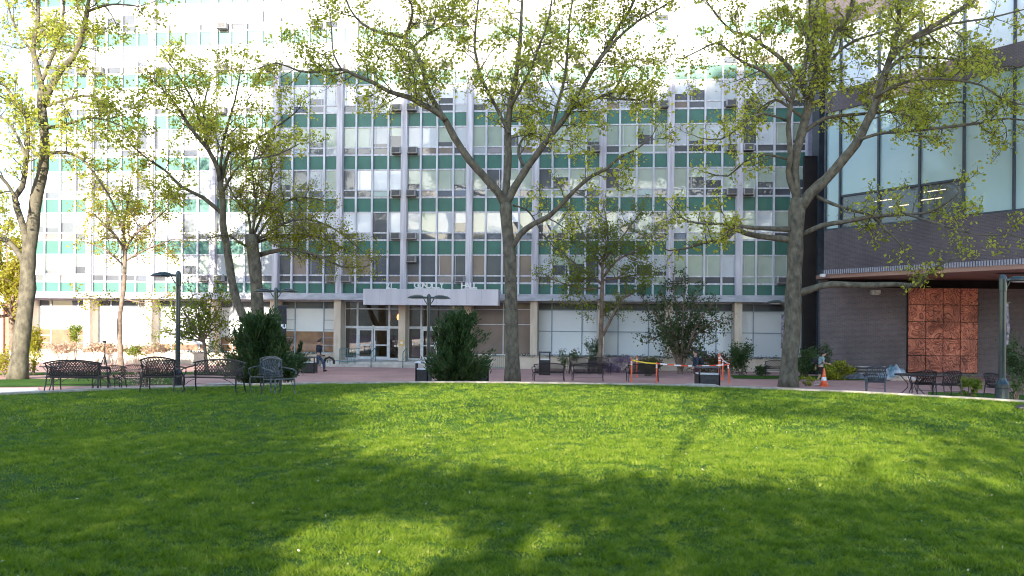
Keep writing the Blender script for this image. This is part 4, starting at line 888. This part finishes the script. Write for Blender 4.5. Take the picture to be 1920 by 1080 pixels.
# ------------------------------------------------------------------ iron furniture
def lattice(mb, fn, nu, nv, k, r=.013):
    # diagonal curved bars over a surface fn(u,v), u,v in 0..1
    for sgn in (1, -1):
        for i in range(-k, k+1):
            pts = []
            for j in range(nv+1):
                v = j/nv; u = i/k + sgn*v*nu
                if 0 <= u <= 1: pts.append(fn(u, v))
            if len(pts) > 1: mb.tube(pts, r, 3, caps=False)
def seat_maker(name, label, cat, wd, mat, group, loc, rz, hb=.92, k=14):
    t = thing(name, label, cat, loc, rz, group); dp = .50; sh = .42   # faces local -y
    def back(u, v):
        c = (u-.5)*2; arch = .10*(1-c*c) if wd > .8 else .07*(1-c*c)
        wv = wd*(.46+.06*v); z = sh+.04 + (hb-.12-sh+arch)*v
        return (c*wv, dp*.5+.04+.10*v - .10*abs(c)**2.2, z)
    mb = MB(); lattice(mb, back, .32*(1.1/wd)*.55+.1, 8, k)
    for i in range(int(wd*14)+1):
        u = i/int(wd*14); mb.tube([back(u, 0), back(u, .34)], .012, 3, caps=False)
    fr = [back(i/14, 1) for i in range(15)]; mb.tube(fr, .022, 5); mb.tube([back(i/14, .0) for i in range(15)], .018, 5); mb.tube([back(i/14, .36) for i in range(15)], .009, 4)
    mb.build('backrest', mat, t)
    mb = MB(); e = wd*.5
    mb.tube([(-e,-dp/2,sh),(e,-dp/2,sh),(e,dp/2,sh-.02),(-e,dp/2,sh-.02),(-e,-dp/2,sh)], .016, 5)
    n = int(wd/.055)
    for i in range(1, n):
        x = -e+wd*i/n; mb.tube([(x,-dp/2,sh+.004),(x,0,sh-.012),(x,dp/2,sh-.016)], .010, 4, caps=False)
    for y in (-.12, .04, .16): mb.tube([(-e,y,sh-.006),(e,y,sh-.006)], .008, 4, caps=False)
    mb.build('seat', mat, t)
    for sx in (-1, 1):
        mb = MB(); x = sx*(e+.01); mb.tube([(sx*e*.97,dp/2+.06,sh+.30),(x+sx*.04,dp*.2,sh+.27),(x+sx*.05,-dp*.25,sh+.25),(x+sx*.05,-dp*.5,sh+.21),(x+sx*.04,-dp*.56,sh+.13),(x+sx*.02,-dp*.46,sh+.04),(x,-dp*.42,sh-.01)], [.018,.021,.022,.022,.02,.018,.016], 5); mb.build('armrest', mat, t)
        mb = MB(); mb.tube([(x*.98,-dp/2,sh),(x*1.0,-dp/2-.03,sh*.55),(x*.98,-dp/2+.0,.12),(x,-dp/2-.05,0)], [.026,.022,.018,.022], 5); mb.build('leg', mat, t)
        mb = MB(); p = back(.03 if sx < 0 else .97, 1); mb.tube([p, back(.03 if sx < 0 else .97, .4), (sx*e*.93,dp/2+.02,sh), (sx*e*.95,dp/2+.05,sh*.5), (sx*e*.97,dp/2+.12,0)], [.018,.02,.022,.02,.019], 5); mb.build('leg', mat, t)
        
    mb = MB(); mb.tube([(-e,-dp/2+.01,.2),(-e*.75,-dp/2,.33),(-e*.5,-dp/2,sh-.02)], .009, 4); mb.tube([(e,-dp/2+.01,.2),(e*.75,-dp/2,.33),(e*.5,-dp/2,sh-.02)], .009, 4); mb.tube([(-e*.95,dp/2+.06,.2),(e*.95,dp/2+.06,.2)], .009, 4); mb.build('brace', mat, t)
    return t
BG = 'bronze iron lattice benches'
def at(px, Y): return GY(px, Y)
bench = seat_maker('iron_bench', 'wide dark iron bench seen from behind at far left lawn edge', 'bench', 1.55, M['iron'], BG, at(144, 25.6), R(180+4), hb=.88, k=18)
dup(bench, at(402, 24.6), R(-10), 'dark iron bench facing the lawn just left of the left juniper', BG); 
b2 = dup(bench, at(150, 27.2), R(176), 'dark iron bench directly behind the bench at far left lawn edge', BG)
sb = seat_maker('iron_bench', 'dark iron two-seat bench facing the lawn behind the tripod', 'bench', 1.15, M['iron'], BG, at(205, 36.5), R(-4), k=14)
dup(sb, at(247, 36.5), R(2), 'dark iron two-seat bench facing the lawn right of the tripod', BG)
sd = seat_maker('iron_chair', 'tall dark iron chair seen from behind against the left lamp post', 'chair', 1.0, M['iron'], 'iron garden chairs', at(305, 24.9), R(176), hb=.95, k=12)
dup(sb, at(300, 31), R(4), 'dark iron two-seat bench just behind the left lamp post', BG)
gc = seat_maker('iron_chair', 'grey iron armchair facing the lawn before the left juniper', 'chair', .62, M['iron2'], 'iron garden chairs', at(497, 25.0), R(-12), hb=.98, k=8)
dup(gc, at(523, 24.1), R(52), 'grey iron armchair turned sideways, right of the other grey chair', 'iron garden chairs')
for px, lab, rz in ((1029, 'dark iron bench before the tall black bin, back to the lawn', 183), (1102, 'dark iron bench in the middle of the plaza row, back to the lawn', 178), (1205, 'dark iron bench enclosed by caution tape, back to the lawn', 180)):
    dup(bench, at(px, 44.5), R(rz), lab, BG)
for px, Y, rz, lab in ((1086, 50.5, 0, 'far iron bench under the frosted windows, left one'), (1124, 50.5, 3, 'far iron bench under the frosted windows, right one behind the slim trunk'), (1455, 48.5, -14, 'pale iron bench half hidden by the right plane trunk'), (720, 34, 175, 'iron bench end poking out left of the second juniper')):
    if px != 720: dup(sb, at(px, Y), R(rz), lab, BG)
# right side chairs and table
rc = seat_maker('iron_chair', 'brown lattice iron chair directly right of the round table', 'chair', .66, M['iron'], 'iron garden chairs', at(1776, 30.0), R(188), hb=.9, k=8)
dup(rc, at(1733, 31.2), R(170), 'brown lattice iron chair behind the round table', 'iron garden chairs')
dup(rc, at(1873, 29.6), R(110), 'brown iron chair partly behind the right lamp post', 'iron garden chairs')
dup(gc, at(1642, 31.4), R(160), 'pale iron chair alone left of the round table', 'iron garden chairs')
def table(label, loc, r, hz=.72):
    t = thing('iron_table', label, 'table', loc, 0, 'iron garden tables'); mb = MB(); mb.lathe([(r*.97,hz-.03),(r,hz-.02),(r,hz),(r*.98,hz+.008)], n=24); mb.build('table_top', M['iron'], t)
    for i in range(4):
        a = math.pi/4+i*math.pi/2; c, s = math.cos(a), math.sin(a); MB().tube([(c*r*.75,s*r*.75,hz-.03),(c*r*.3,s*r*.3,hz*.55),(c*r*.3,s*r*.3,hz*.35),(c*r*.7,s*r*.7,0)], .016, 5).build('leg', M['iron'], t)
table('round dark iron table among the chairs at right', at(1712, 31.0), .62)
table('thin dark iron table at left, nearest the trunk', at(98, 41), .55); table('thin dark iron table at left, between bench and tripod', at(152, 41), .55)

# ------------------------------------------------------------------ lamps
def lamp(label, loc, H, heads, mat, banner=None, rz=0, r=.10):
    t = thing('street_lamp', label, 'street lamp', loc, rz, 'park lamp posts'); mb = MB()
    mb.lathe([(r*2.0,0),(r*2.0,.35),(r*2.1,.38),(r*2.1,.5),(r*1.3,.62),(r*1.05,.7),(r,1.4),(r,H-.5),(r*1.15,H-.48),(r*1.15,H-.1),(r*.9,H),(r*.3,H+.05)], n=14); mb.build('pole', mat, t, smooth=False)
    for dx in heads:
        mb = MB(); mb.tube([(0,0,H-.55),(dx*.18,0,H-.3),(dx*.25,0,H-.16)], .022, 6); mb.tube([(0,0,H-.13),(dx*.3,0,H-.12)], .05, 8); hd = mb.build('arm', mat, t)
        h = MB(); N = 10
        prof = [(.0,.05),(.08,.12),(.25,.16),(.45,.15),(.65,.10),(.78,.03),(.80,.0)]
        for i in range(len(prof)): pass
        # half-teardrop head
        ringn = 12; vs = []; base = len(h.v)
        for x, hh_ in prof:
            wv = .05+.17*math.sin(math.pi*min(1, (x+.02)/.82)); 
            for q in range(ringn): a = 2*math.pi*q/ringn; zz = math.sin(a); h.v.append((dx*(.22+x), math.cos(a)*wv, H-.15+(zz*hh_ if zz > 0 else zz*.02)))
        for i in range(len(prof)-1):
            for q in range(ringn): q2 = (q+1) % ringn; h.f.append((base+i*ringn+q, base+i*ringn+q2, base+(i+1)*ringn+q2, base+(i+1)*ringn+q)); h.m.append(0)
        h.build('lamp_head', mat, t, smooth=True); MB().lathe([(.25,H-.20),(.27,H-.172)], dx*.58, 0, 14, sy=.6).build('lamp_lens', M['lens'], t)
    if banner:
        bx, z0, z1, w_, txt = banner
        mb = MB(); n = 8
        for i in range(n): 
            za, zb_ = z0+(z1-z0)*i/n, z0+(z1-z0)*(i+1)/n; f_ = lambda z: .03*math.sin(z*5)
            mb.prism([(bx*.12, f_(za)-.004), (bx*(.12+w_), f_(za)+.02), (bx*(.12+w_), f_(za)+.028), (bx*.12, f_(za)+.004)][::1 if bx > 0 else -1], za, zb_)
        bo = mb.build('banner', M['banner'] if txt else mat_noise('worn_banner', (.02,.025,.04), (.35,.3,.33), 7, .7), t)
        if txt: text_mesh(txt, .26, 'lettering', M['white'], bo, (bx*(.12+w_/2), -.035, (z0+z1)/2-.12), (R(90),0,0), .003)
        for z in (z0, z1): MB().tube([(0,0,z),(bx*(.16+w_),0,z)], .014, 5).build('banner_arm', mat, t)
p = at(333, 32); lamp('tall dark lamp post with one head, left of the left juniper', p, W(336, 510, 32).z-p.z, (-1,), M['post'], r=.085)
p = at(516, 41); lamp('two-headed lamp post with black banner behind the left juniper', p, W(518, 551, 41).z-p.z+.25, (1,-1), M['post'], (1, 1.75, 3.6, .38, 'LIU'), r=.085)
p = at(803, 42); lamp('two-headed lamp post standing before the entrance canopy', p, W(803, 553, 42).z-p.z, (-1, 1), M['post'], rz=R(12), r=.085)
p = at(1474, 44); lamp('lamp post with narrow banner half behind the right plane trunk', p, W(1474, 570, 44).z-p.z+.2, (-1,), M['post'], (-1, 1.75, 3.4, .14, ''), r=.06)
p = at(1879, 28.2); lamp('thick dark green lamp post at the right edge with worn banner', p, W(1879, 517, 28.2).z-p.z, (1,), M['post'], (1, 1.75, 3.1, .12, ''), rz=R(8), r=.105)

# ------------------------------------------------------------------ bins and small things
def bin_box(label, loc, w_, h_, open_top=True, rz=0, lidc=None):
    t = thing('litter_bin', label, 'litter bin', loc, rz, 'dark litter bins'); MB().box(-w_/2, w_/2, -w_/2, w_/2, .04, h_*.62).build('body', M['blackp'], t, bevel=.02)
    for sx in (-1,1):
        for sy in (-1,1): MB().box(sx*(w_/2-.03)-.03, sx*(w_/2-.03)+.03, sy*(w_/2-.03)-.03, sy*(w_/2-.03)+.03, 0 if True else 0, h_*.9).build('post', M['blackp'], t)
    MB().box(-w_/2-.03, w_/2+.03, -w_/2-.03, w_/2+.03, h_*.9, h_*.96).build('lid', lidc or M['iron2'], t, bevel=.02)
    MB().box(-w_/2+.03, w_/2-.03, -w_/2+.03, w_/2-.03, h_*.62, h_*.66).build('liner', M['white'], t)
bin_box('tall open-sided black bin behind the first plaza bench', at(1021, 49.5), .62, 1.35)
bin_box('squat black bin with grey lid beside the person with maroon shorts', at(1326, 39.5), .95, .95)
bin_box('dark square bin with pale top left of the second juniper', at(792, 37.5), .55, .95, lidc=M['white'])
bin_box('dark square bin with pale top right of the second juniper', at(903, 37.5), .62, .85, lidc=M['white'])
bin_box('plain black bin beside the walking man in jeans', at(580, 49.5), .75, .95)
t = thing('bike_rack', 'curled black bicycle rack beside the entrance steps', 'bike rack', at(617, 51)); MB().tube([(-.28,0,0),(-.28,0,.55),(-.2,0,.75),(0,0,.83),(.2,0,.75),(.28,0,.6),(.27,0,.45)], .07, 8).build('hoop', M['blackp'], t, smooth=True); MB().tube([(-.1,0,.5),(-.1,0,.66),(.05,0,.66),(.05,0,.4)], .02, 6).build('lock', M['iron2'], t)
t = thing('tripod', 'slim black camera tripod standing among the left benches', 'tripod', at(196, 34.5)); zt = 1.35
for a in (90, 210, 330): MB().tube([(0,0,zt),(.42*math.cos(R(a)),.42*math.sin(R(a)),0)], [.022,.014], 5).build('leg', M['blackp'], t)
MB().tube([(0,0,.95),(0,0,1.8)], .018, 6).build('centre_column', M['blackp'], t); MB().box(-.05,.05,-.06,.04,1.8,1.9).build('tripod_head', M['blackp'], t, bevel=.01); MB().tube([(0,0,1.8),(-.16,.05,1.86)], .01, 5).build('handle', M['blackp'], t)
p = at(1545, 42); t = thing('traffic_cone', 'orange traffic cone beside the walking person with grey shirt', 'traffic cone', p); MB().lathe([(.17,.04),(.13,.25),(.085,.5),(.035,.86),(.03,.87)], n=16).build('cone', M['orange'], t, smooth=True); MB().box(-.2,.2,-.2,.2,0,.04).build('base', M['orange'], t, bevel=.01); MB().lathe([(.128,.28),(.10,.44)], n=16).build('reflective_band', M['white'], t)
stk = [(1184, 44.0, 1.18, 'leftmost orange stake of the taped enclosure'), (1194, 48, 1.15, 'orange stake just behind the leftmost stake'), (1231, 44.0, 1.0, 'orange stake at right corner behind taped bench'), (1349, 46.5, 1.35, 'thick orange stake, tallest of the right group'), (1355, 45.8, 1.15, 'thin orange stake in the middle of the right group'), (1368, 44, 1.0, 'rightmost orange stake, leaning slightly')]
SP = []
for px, Y, h_, lab in stk:
    p = at(px, Y); t = thing('orange_stake', lab, 'stake', p, 0, 'orange caution stakes'); r_ = .07 if px == 1349 else .038
    MB().lathe([(r_*1.6,0),(r_*1.5,.04),(r_,.06),(r_,h_*.94),(r_*.6,h_),(r_*.2,h_+.02)], n=10).build('post', M['orange'], t)
    for z in (.72, .82): MB().lathe([(r_+.004,h_*z),(r_+.004,h_*z+.06)], n=10).build('reflective_band', M['white'], t)
    if px == 1368: t.rotation_euler = (0, R(-5), 0)
    SP.append(Vector((p.x, p.y, p.z+h_*.93)))
mt, nt, b = newmat('caution_tape'); tc = nt.nodes.new('ShaderNodeTexCoord'); wv = nt.nodes.new('ShaderNodeTexWave'); wv.inputs['Scale'].default_value = .45; wv.bands_direction = 'X'; nt.links.new(tc.outputs['Object'], wv.inputs[0]); r = ramp(nt, [(.45,(.75,.08,.03)),(.55,(.8,.78,.75))]); nt.links.new(wv.outputs[0], r.inputs[0]); nt.links.new(r.outputs[0], b.inputs[0])
def tape(a, b, label, m_, nm):
    t = thing(nm, label, 'tape', a); mb = MB(); d = b-a; n = 12; pts = [d*(i/n)+Vector((0,0,-.10*math.sin(math.pi*i/n)*min(1, d.length/3))) for i in range(n+1)]
    for i in range(n):
        p, q = pts[i], pts[i+1]; nn = Vector((-d.y, d.x, 0)).normalized()*.004; u = Vector((0,0,.032)); tw_ = nn*(3*math.sin(i*1.3))
        v = len(mb.v); mb.v += [tuple(x) for x in (p-u-nn, q-u-nn, q+u-nn+tw_, p+u-nn+tw_, p-u+nn, q-u+nn, q+u+nn+tw_, p+u+nn+tw_)]
        for f in ((0,1,2,3),(5,4,7,6),(3,2,6,7),(0,4,5,1)): mb.f.append(tuple(v+k for k in f)); mb.m.append(0)
    mb.build('strip', m_, t)
ym = mat_noise('yellow_tape', (.75,.5,.02), (.85,.62,.06), 9, .5)
tape(SP[0], SP[2], 'yellow caution tape sagging above the taped-off bench', ym, 'caution_tape'); tape(SP[2], SP[5]+Vector((0,0,-.02)), 'long red and white caution tape behind the person with maroon shorts', mt, 'caution_tape'); tape(SP[0], SP[1], 'short yellow tape between the two left stakes', ym, 'caution_tape'); tape(SP[3], SP[5], 'short white tape knotted on the right stakes', M['white'], 'caution_tape')
# pile of slats and tarpaulin
t = thing('slat_stack', 'stack of dark wooden slats against the dark brick wall', 'lumber', at(1628, 48.5), R(4))
for i in range(7):
    MB().box(-.75+random.uniform(-.1,.1), .75+random.uniform(-.1,.15), -.3, .25, .12+i*.085, .16+i*.085).build('slat', M['iron'] if i % 2 else M['ac'], t)
for x in (-.55, .5): MB().box(x-.04, x+.04, -.28, .22, 0, .12).build('bearer', M['iron'], t)
def tarp(label, loc, w_, d_, h_, mat, seed):
    t = thing('tarpaulin', label, 'tarpaulin', loc); n = 26; rg = random.Random(seed); ph = [rg.uniform(0, 6) for _ in range(6)]; V = []
    for i in range(n+1):
        for j in range(n+1):
            x, y = i/n*2-1, j/n*2-1; e = max(0, 1-(x*x)**1.2)*max(0, 1-(y*y)**1.2)
            z = h_*e**.5*(.62+.2*math.sin(5*x+ph[0])+.15*math.sin(9*x+6*y+ph[1])+.12*math.sin(14*x-9*y+ph[2])) + .02*math.sin(25*x+ph[3]+12*y)*e + .012
            V.append((x*w_/2*(1+.06*math.sin(7*y+ph[4])), y*d_/2, max(.01, z)))
    Fq = [(i*(n+1)+j, (i+1)*(n+1)+j, (i+1)*(n+1)+j+1, i*(n+1)+j+1) for i in range(n) for j in range(n)]
    o = npmesh('sheet', V, Fq, mat, t); mdf = o.modifiers.new('s', 'SOLIDIFY'); mdf.thickness = .01
tarp('crumpled pale blue and white tarpaulin over a heap by the dark brick wall', at(1672, 48.6), 2.1, 1.4, .75, mat_noise('blue_tarp', (.08,.20,.26), (.55,.58,.66), 2.2, .4, coat=.3), 1)
tarp('crumpled tan plastic sheet in front of the blue tarpaulin', at(1694, 47.2), 1.7, 1.0, .32, mat_noise('tan_tarp', (.45,.30,.18), (.62,.55,.56), 3, .4, coat=.3), 4)
tarp('crumpled dark grey sheet on the paving left of the slat stack', at(1607, 48.0), 1.3, 1.0, .35, mat_noise('grey_tarp', (.05,.055,.07), (.16,.17,.21), 4, .6), 8)
t = thing('lost_glove', 'small black lump lying on the grass at right edge', 'glove', G(1916, 768)); tmp = MB().lathe([(.10,.0),(.13,.04),(.09,.09),(.02,.12)], n=10, sx=1.4).build('fabric', M['blackp'], t, smooth=True)

# ------------------------------------------------------------------ people
def skinobj(name, chains, mat, parent, root=0, sub=2):
    verts = []; rad = []; edges = []; idx = {}
    for ch in chains:
        prev = None
        for key, p, r in ch:
            if key not in idx:
                idx[key] = len(verts); verts.append(p); rad.append(r)
            i = idx[key]
            if prev is not None and prev != i: edges.append((prev, i))
            prev = i
    me = bpy.data.meshes.new(name); me.from_pydata(verts, edges, []); me.materials.append(mat)
    o = bpy.data.objects.new(name, me); COL.objects.link(o); o.parent = parent
    md = o.modifiers.new('skin', 'SKIN'); md.use_smooth_shade = True
    for i, s in enumerate(me.skin_vertices[0].data):
        r = rad[i]; s.radius = (r, r) if not isinstance(r, tuple) else r; s.use_root = (i == root)
    ss = o.modifiers.new('sub', 'SUBSURF'); ss.levels = sub; ss.render_levels = sub; return o
skinm = mat_noise('skin', (.42,.24,.17), (.52,.31,.23), 9, .55)
hairm = mat_noise('dark_hair', (.012,.009,.008), (.035,.025,.02), 30, .6)
def person(label, loc, face, shirt, pants, short, shoe, pose, socks=None, scale=1.0, sleeve_short=False):
    # local frame: walks towards +x, left is +y
    t = thing('person', label, 'person', loc, face); t.scale = (scale,)*3
    lean = pose.get('lean', .03); hip = (0,0,.93); ch = (lean*.6,0,1.28); nk = (lean*1.2,0,1.47); hdx = pose.get('head', .02)+lean*1.2
    def leg(s, sw):
        hy = .09*s; k, a = sw   # knee and ankle offsets in x,z
        return (0,hy,.88), (k[0],hy,k[1]), (a[0],hy*.9,a[1])
    def arm(s, el, wr):
        return (lean*1.1,.17*s,1.42), (el[0],.23*s,el[1]), (wr[0],wr[2] if len(wr) > 2 else .22*s,wr[1])
    LL = leg(1, pose['ll']); RL = leg(-1, pose['rl']); LA = arm(1, *pose['la']); RA = arm(-1, *pose['ra'])
    C_ = [[('hip',hip,(.11,.14)),('waist',(lean*.3,0,1.08),(.10,.13)),('ch',ch,(.115,.155)),('nk0',(lean,0,1.43),(.07,.09)),('nk',nk,.052),('h0',(hdx,0,1.55),.075),('h1',(hdx+.01,0,1.635),.10),('h2',(hdx,0,1.71),.08)],
          [('h1',None,0),('ns',(hdx+.105,0,1.62),.012)]]
    C_[1][0] = ('h1',(hdx+.01,0,1.635),.10)
    for nm, (a, b_, c) in (('l', LL), ('r', RL)):
        C_.append([('hip',hip,.1),(nm+'t',a,.085),(nm+'k',b_,.055),(nm+'c',tuple((Vector(b_)*.6+Vector(c)*.4)[:]),.056),(nm+'a',c,.035),(nm+'h',(c[0]-.02,c[1],c[2]-.04),.03),(nm+'f',(c[0]+.13,c[1],c[2]-.05),.028)])
    for nm, (a, b_, c), s in (('L', LA, 1), ('R', RA, -1)):
        v = (Vector(c)-Vector(b_)).normalized(); pl = Vector(c)+v*.06
        C_.append([('nk0',(lean,0,1.43),.08),(nm+'s',a,.052),(nm+'e',b_,.037),(nm+'w',c,.025),(nm+'p',tuple(pl),(.016,.034))])
        side_ = Vector((0,1,0)) if abs(v.y) < .8 else Vector((1,0,0)); n_ = v.cross(side_).normalized(); ac = n_.cross(v).normalized(); curl = -n_ if n_.x < 0 else n_
        for i, (off, ln) in enumerate(((-.028,.07),(-.010,.082),(.009,.076),(.027,.06))):
            b0 = pl+v*.03+n_*off*1.0; m0 = b0+v*ln*.55+ac*.012; e0 = m0+v*ln*.35+ac*.03
            C_.append([(nm+'p',tuple(pl),.03),(nm+'f%da'%i,tuple(b0),.0095),(nm+'f%db'%i,tuple(m0),.0088),(nm+'f%dc'%i,tuple(e0),.0075)])
        C_.append([(nm+'p',tuple(pl),.03),(nm+'t1',tuple(pl+n_*.035+v*.0),.011),(nm+'t2',tuple(pl+n_*.05+v*.04),.009)])
    skinobj('body', C_, skinm, t)
    # shirt
    S = [[('ch',ch,(.135,.175)),('w',(lean*.3,0,1.10),(.125,.155)),('hm',(0,0,.90),(.13,.165))],[('ch',ch,(.135,.175)),('n0',(lean,0,1.42),(.09,.12)),('n1',(lean*1.1,0,1.465),.062)]]
    for nm, (a, b_, c), s in (('L', LA, 1), ('R', RA, -1)):
        if sleeve_short: S.append([('n0',(lean,0,1.42),.09),(nm+'s',a,.07),(nm+'m',tuple((Vector(a)*.35+Vector(b_)*.65)[:]),.058)])
        else: S.append([('n0',(lean,0,1.42),.09),(nm+'s',a,.066),(nm+'e',b_,.05),(nm+'w',tuple((Vector(b_)*.08+Vector(c)*.92)[:]),.036)])
    skinobj('shirt', S, shirt, t)
    P_ = []
    for nm, (a, b_, c) in (('l', LL), ('r', RL)):
        if short: P_.append([('hip',(0,0,.96),(.128,.158)),(nm+'t',(a[0],a[1],.84),.10),(nm+'k',tuple((Vector(a)*.12+Vector(b_)*.88)[:]),.085)])
        else: P_.append([('hip',(0,0,.96),(.12,.15)),(nm+'t',(a[0],a[1],.84),.095),(nm+'k',b_,.072),(nm+'c',tuple((Vector(b_)*.4+Vector(c)*.6)[:]),.062),(nm+'a',(c[0],c[1],c[2]+.01),.055)])
    skinobj('shorts' if short else 'trousers', P_, pants, t)
    for nm, (a, b_, c) in (('l', LL), ('r', RL)):
        ft = pose.get('ft'+nm, 0); skinobj('shoe', [[('a',(c[0]-.05,c[1],c[2]-.03),.04),('b',(c[0]+.04,c[1],c[2]-.035),.043),('c',(c[0]+.16,c[1],c[2]-.05+ft),.032)]], shoe, t, sub=1)
        if socks: skinobj('sock', [[('a',tuple((Vector(b_)*.55+Vector(c)*.45)[:]),.058),('b',c,.042)]], socks, t, sub=1)
    skinobj('hair', [[('a',(hdx-.02,0,1.73),.10),('b',(hdx-.055,0,1.65),.10),('c',(hdx-.05,0,1.58),.055)],[('a',(hdx-.02,0,1.72),.088),('d',(hdx+.055,0,1.735),.05)]], hairm, t)
    for s in (-1, 1): MB().lathe([(.003,-.009),(.011,0),(.003,.009)], hdx+.098, s*.034, 8).build('eye', M['blackp'], t).location = (0,0,1.645)
    for s in (-1, 1): MB().lathe([(.008,-.028),(.018,0),(.010,.028)], hdx+.0, s*.086, 8, sy=.5).build('ear', skinm, t).location = (0,0,1.63)
    MB().box(hdx+.086, hdx+.102, -.022, .022, 1.578, 1.586).build('mouth', mat_noise('lip', (.3,.1,.08), (.35,.13,.1), 5), t)
    return t
def backpack(label, loc, face, sc, mat):
    t = thing('backpack', label, 'backpack', loc, face); t.scale = (sc,)*3
    skinobj('bag', [[('a',(-.22,0,1.38),(.09,.12)),('b',(-.26,0,1.22),(.14,.17)),('c',(-.25,0,1.02),(.13,.16))]], mat, t)
    skinobj('pocket', [[('a',(-.36,0,1.18),(.05,.11)),('b',(-.36,0,1.04),(.05,.11))]], M['iron2'], t)
    for s in (-1, 1): MB().tube([(-.14,s*.1,1.42),(-.02,s*.11,1.50),(.12,s*.12,1.40),(.145,s*.12,1.25),(.0,s*.16,1.08),(-.15,s*.12,1.04)], .02, 6).build('strap', M['blackp'], t)
navy = mat_noise('navy_cloth', (.010,.014,.03), (.025,.035,.06), 12, .8); jeans = mat_noise('blue_denim', (.03,.055,.11), (.07,.11,.19), 14, .85); maroon = mat_noise('maroon_cloth', (.06,.008,.02), (.10,.015,.035), 9, .8)
gtee = mat_noise('grey_blue_cloth', (.22,.33,.36), (.32,.44,.46), 9, .8); blk = mat_noise('black_cloth', (.008,.008,.010), (.02,.02,.022), 9, .85); gsock = mat_noise('grey_sock', (.28,.28,.30), (.4,.4,.42), 9, .9)
pw = dict(lean=.03, ll=((.24,.52),(.30,.10)), rl=((-.02,.47),(-.36,.16)), la=((-.10,1.14),(.08,.95)), ra=((.10,1.18),(.22,1.42,-.08)), head=.03)
p = at(597, 50.8); person('man in navy top and blue jeans walking right past the entrance', p, R(6), navy, jeans, False, M['blackp'], pw, scale=1.06)
pw = dict(lean=.02, ll=((.12,.50),(.02,.09)), rl=((.02,.49),(-.14,.10)), la=((.0,1.13),(.16,.96)), ra=((-.02,1.13),(.12,.95)), head=.03)
p = at(1305, 41.2); person('person in navy top and maroon shorts walking left behind squat bin', p, R(186), navy, maroon, True, blk, pw, scale=.97)
backpack('black backpack worn by the person in maroon shorts', p, R(186), .97, blk)
pw = dict(lean=.08, ll=((.22,.52),(.26,.12)), rl=((-.05,.48),(-.26,.09)), la=((-.12,1.17),(-.16,.92)), ra=((.08,1.17),(.32,1.12)), head=.09)
p = at(1538, 42.6); person('person in grey tee and black shorts walking right, head bowed', p, R(-4), gtee, blk, True, M['white'], pw, socks=gsock, scale=.95, sleeve_short=True)
backpack('big black backpack worn by the person in grey tee', p, R(-4), .97, blk)
print('objects', len(bpy.data.objects))
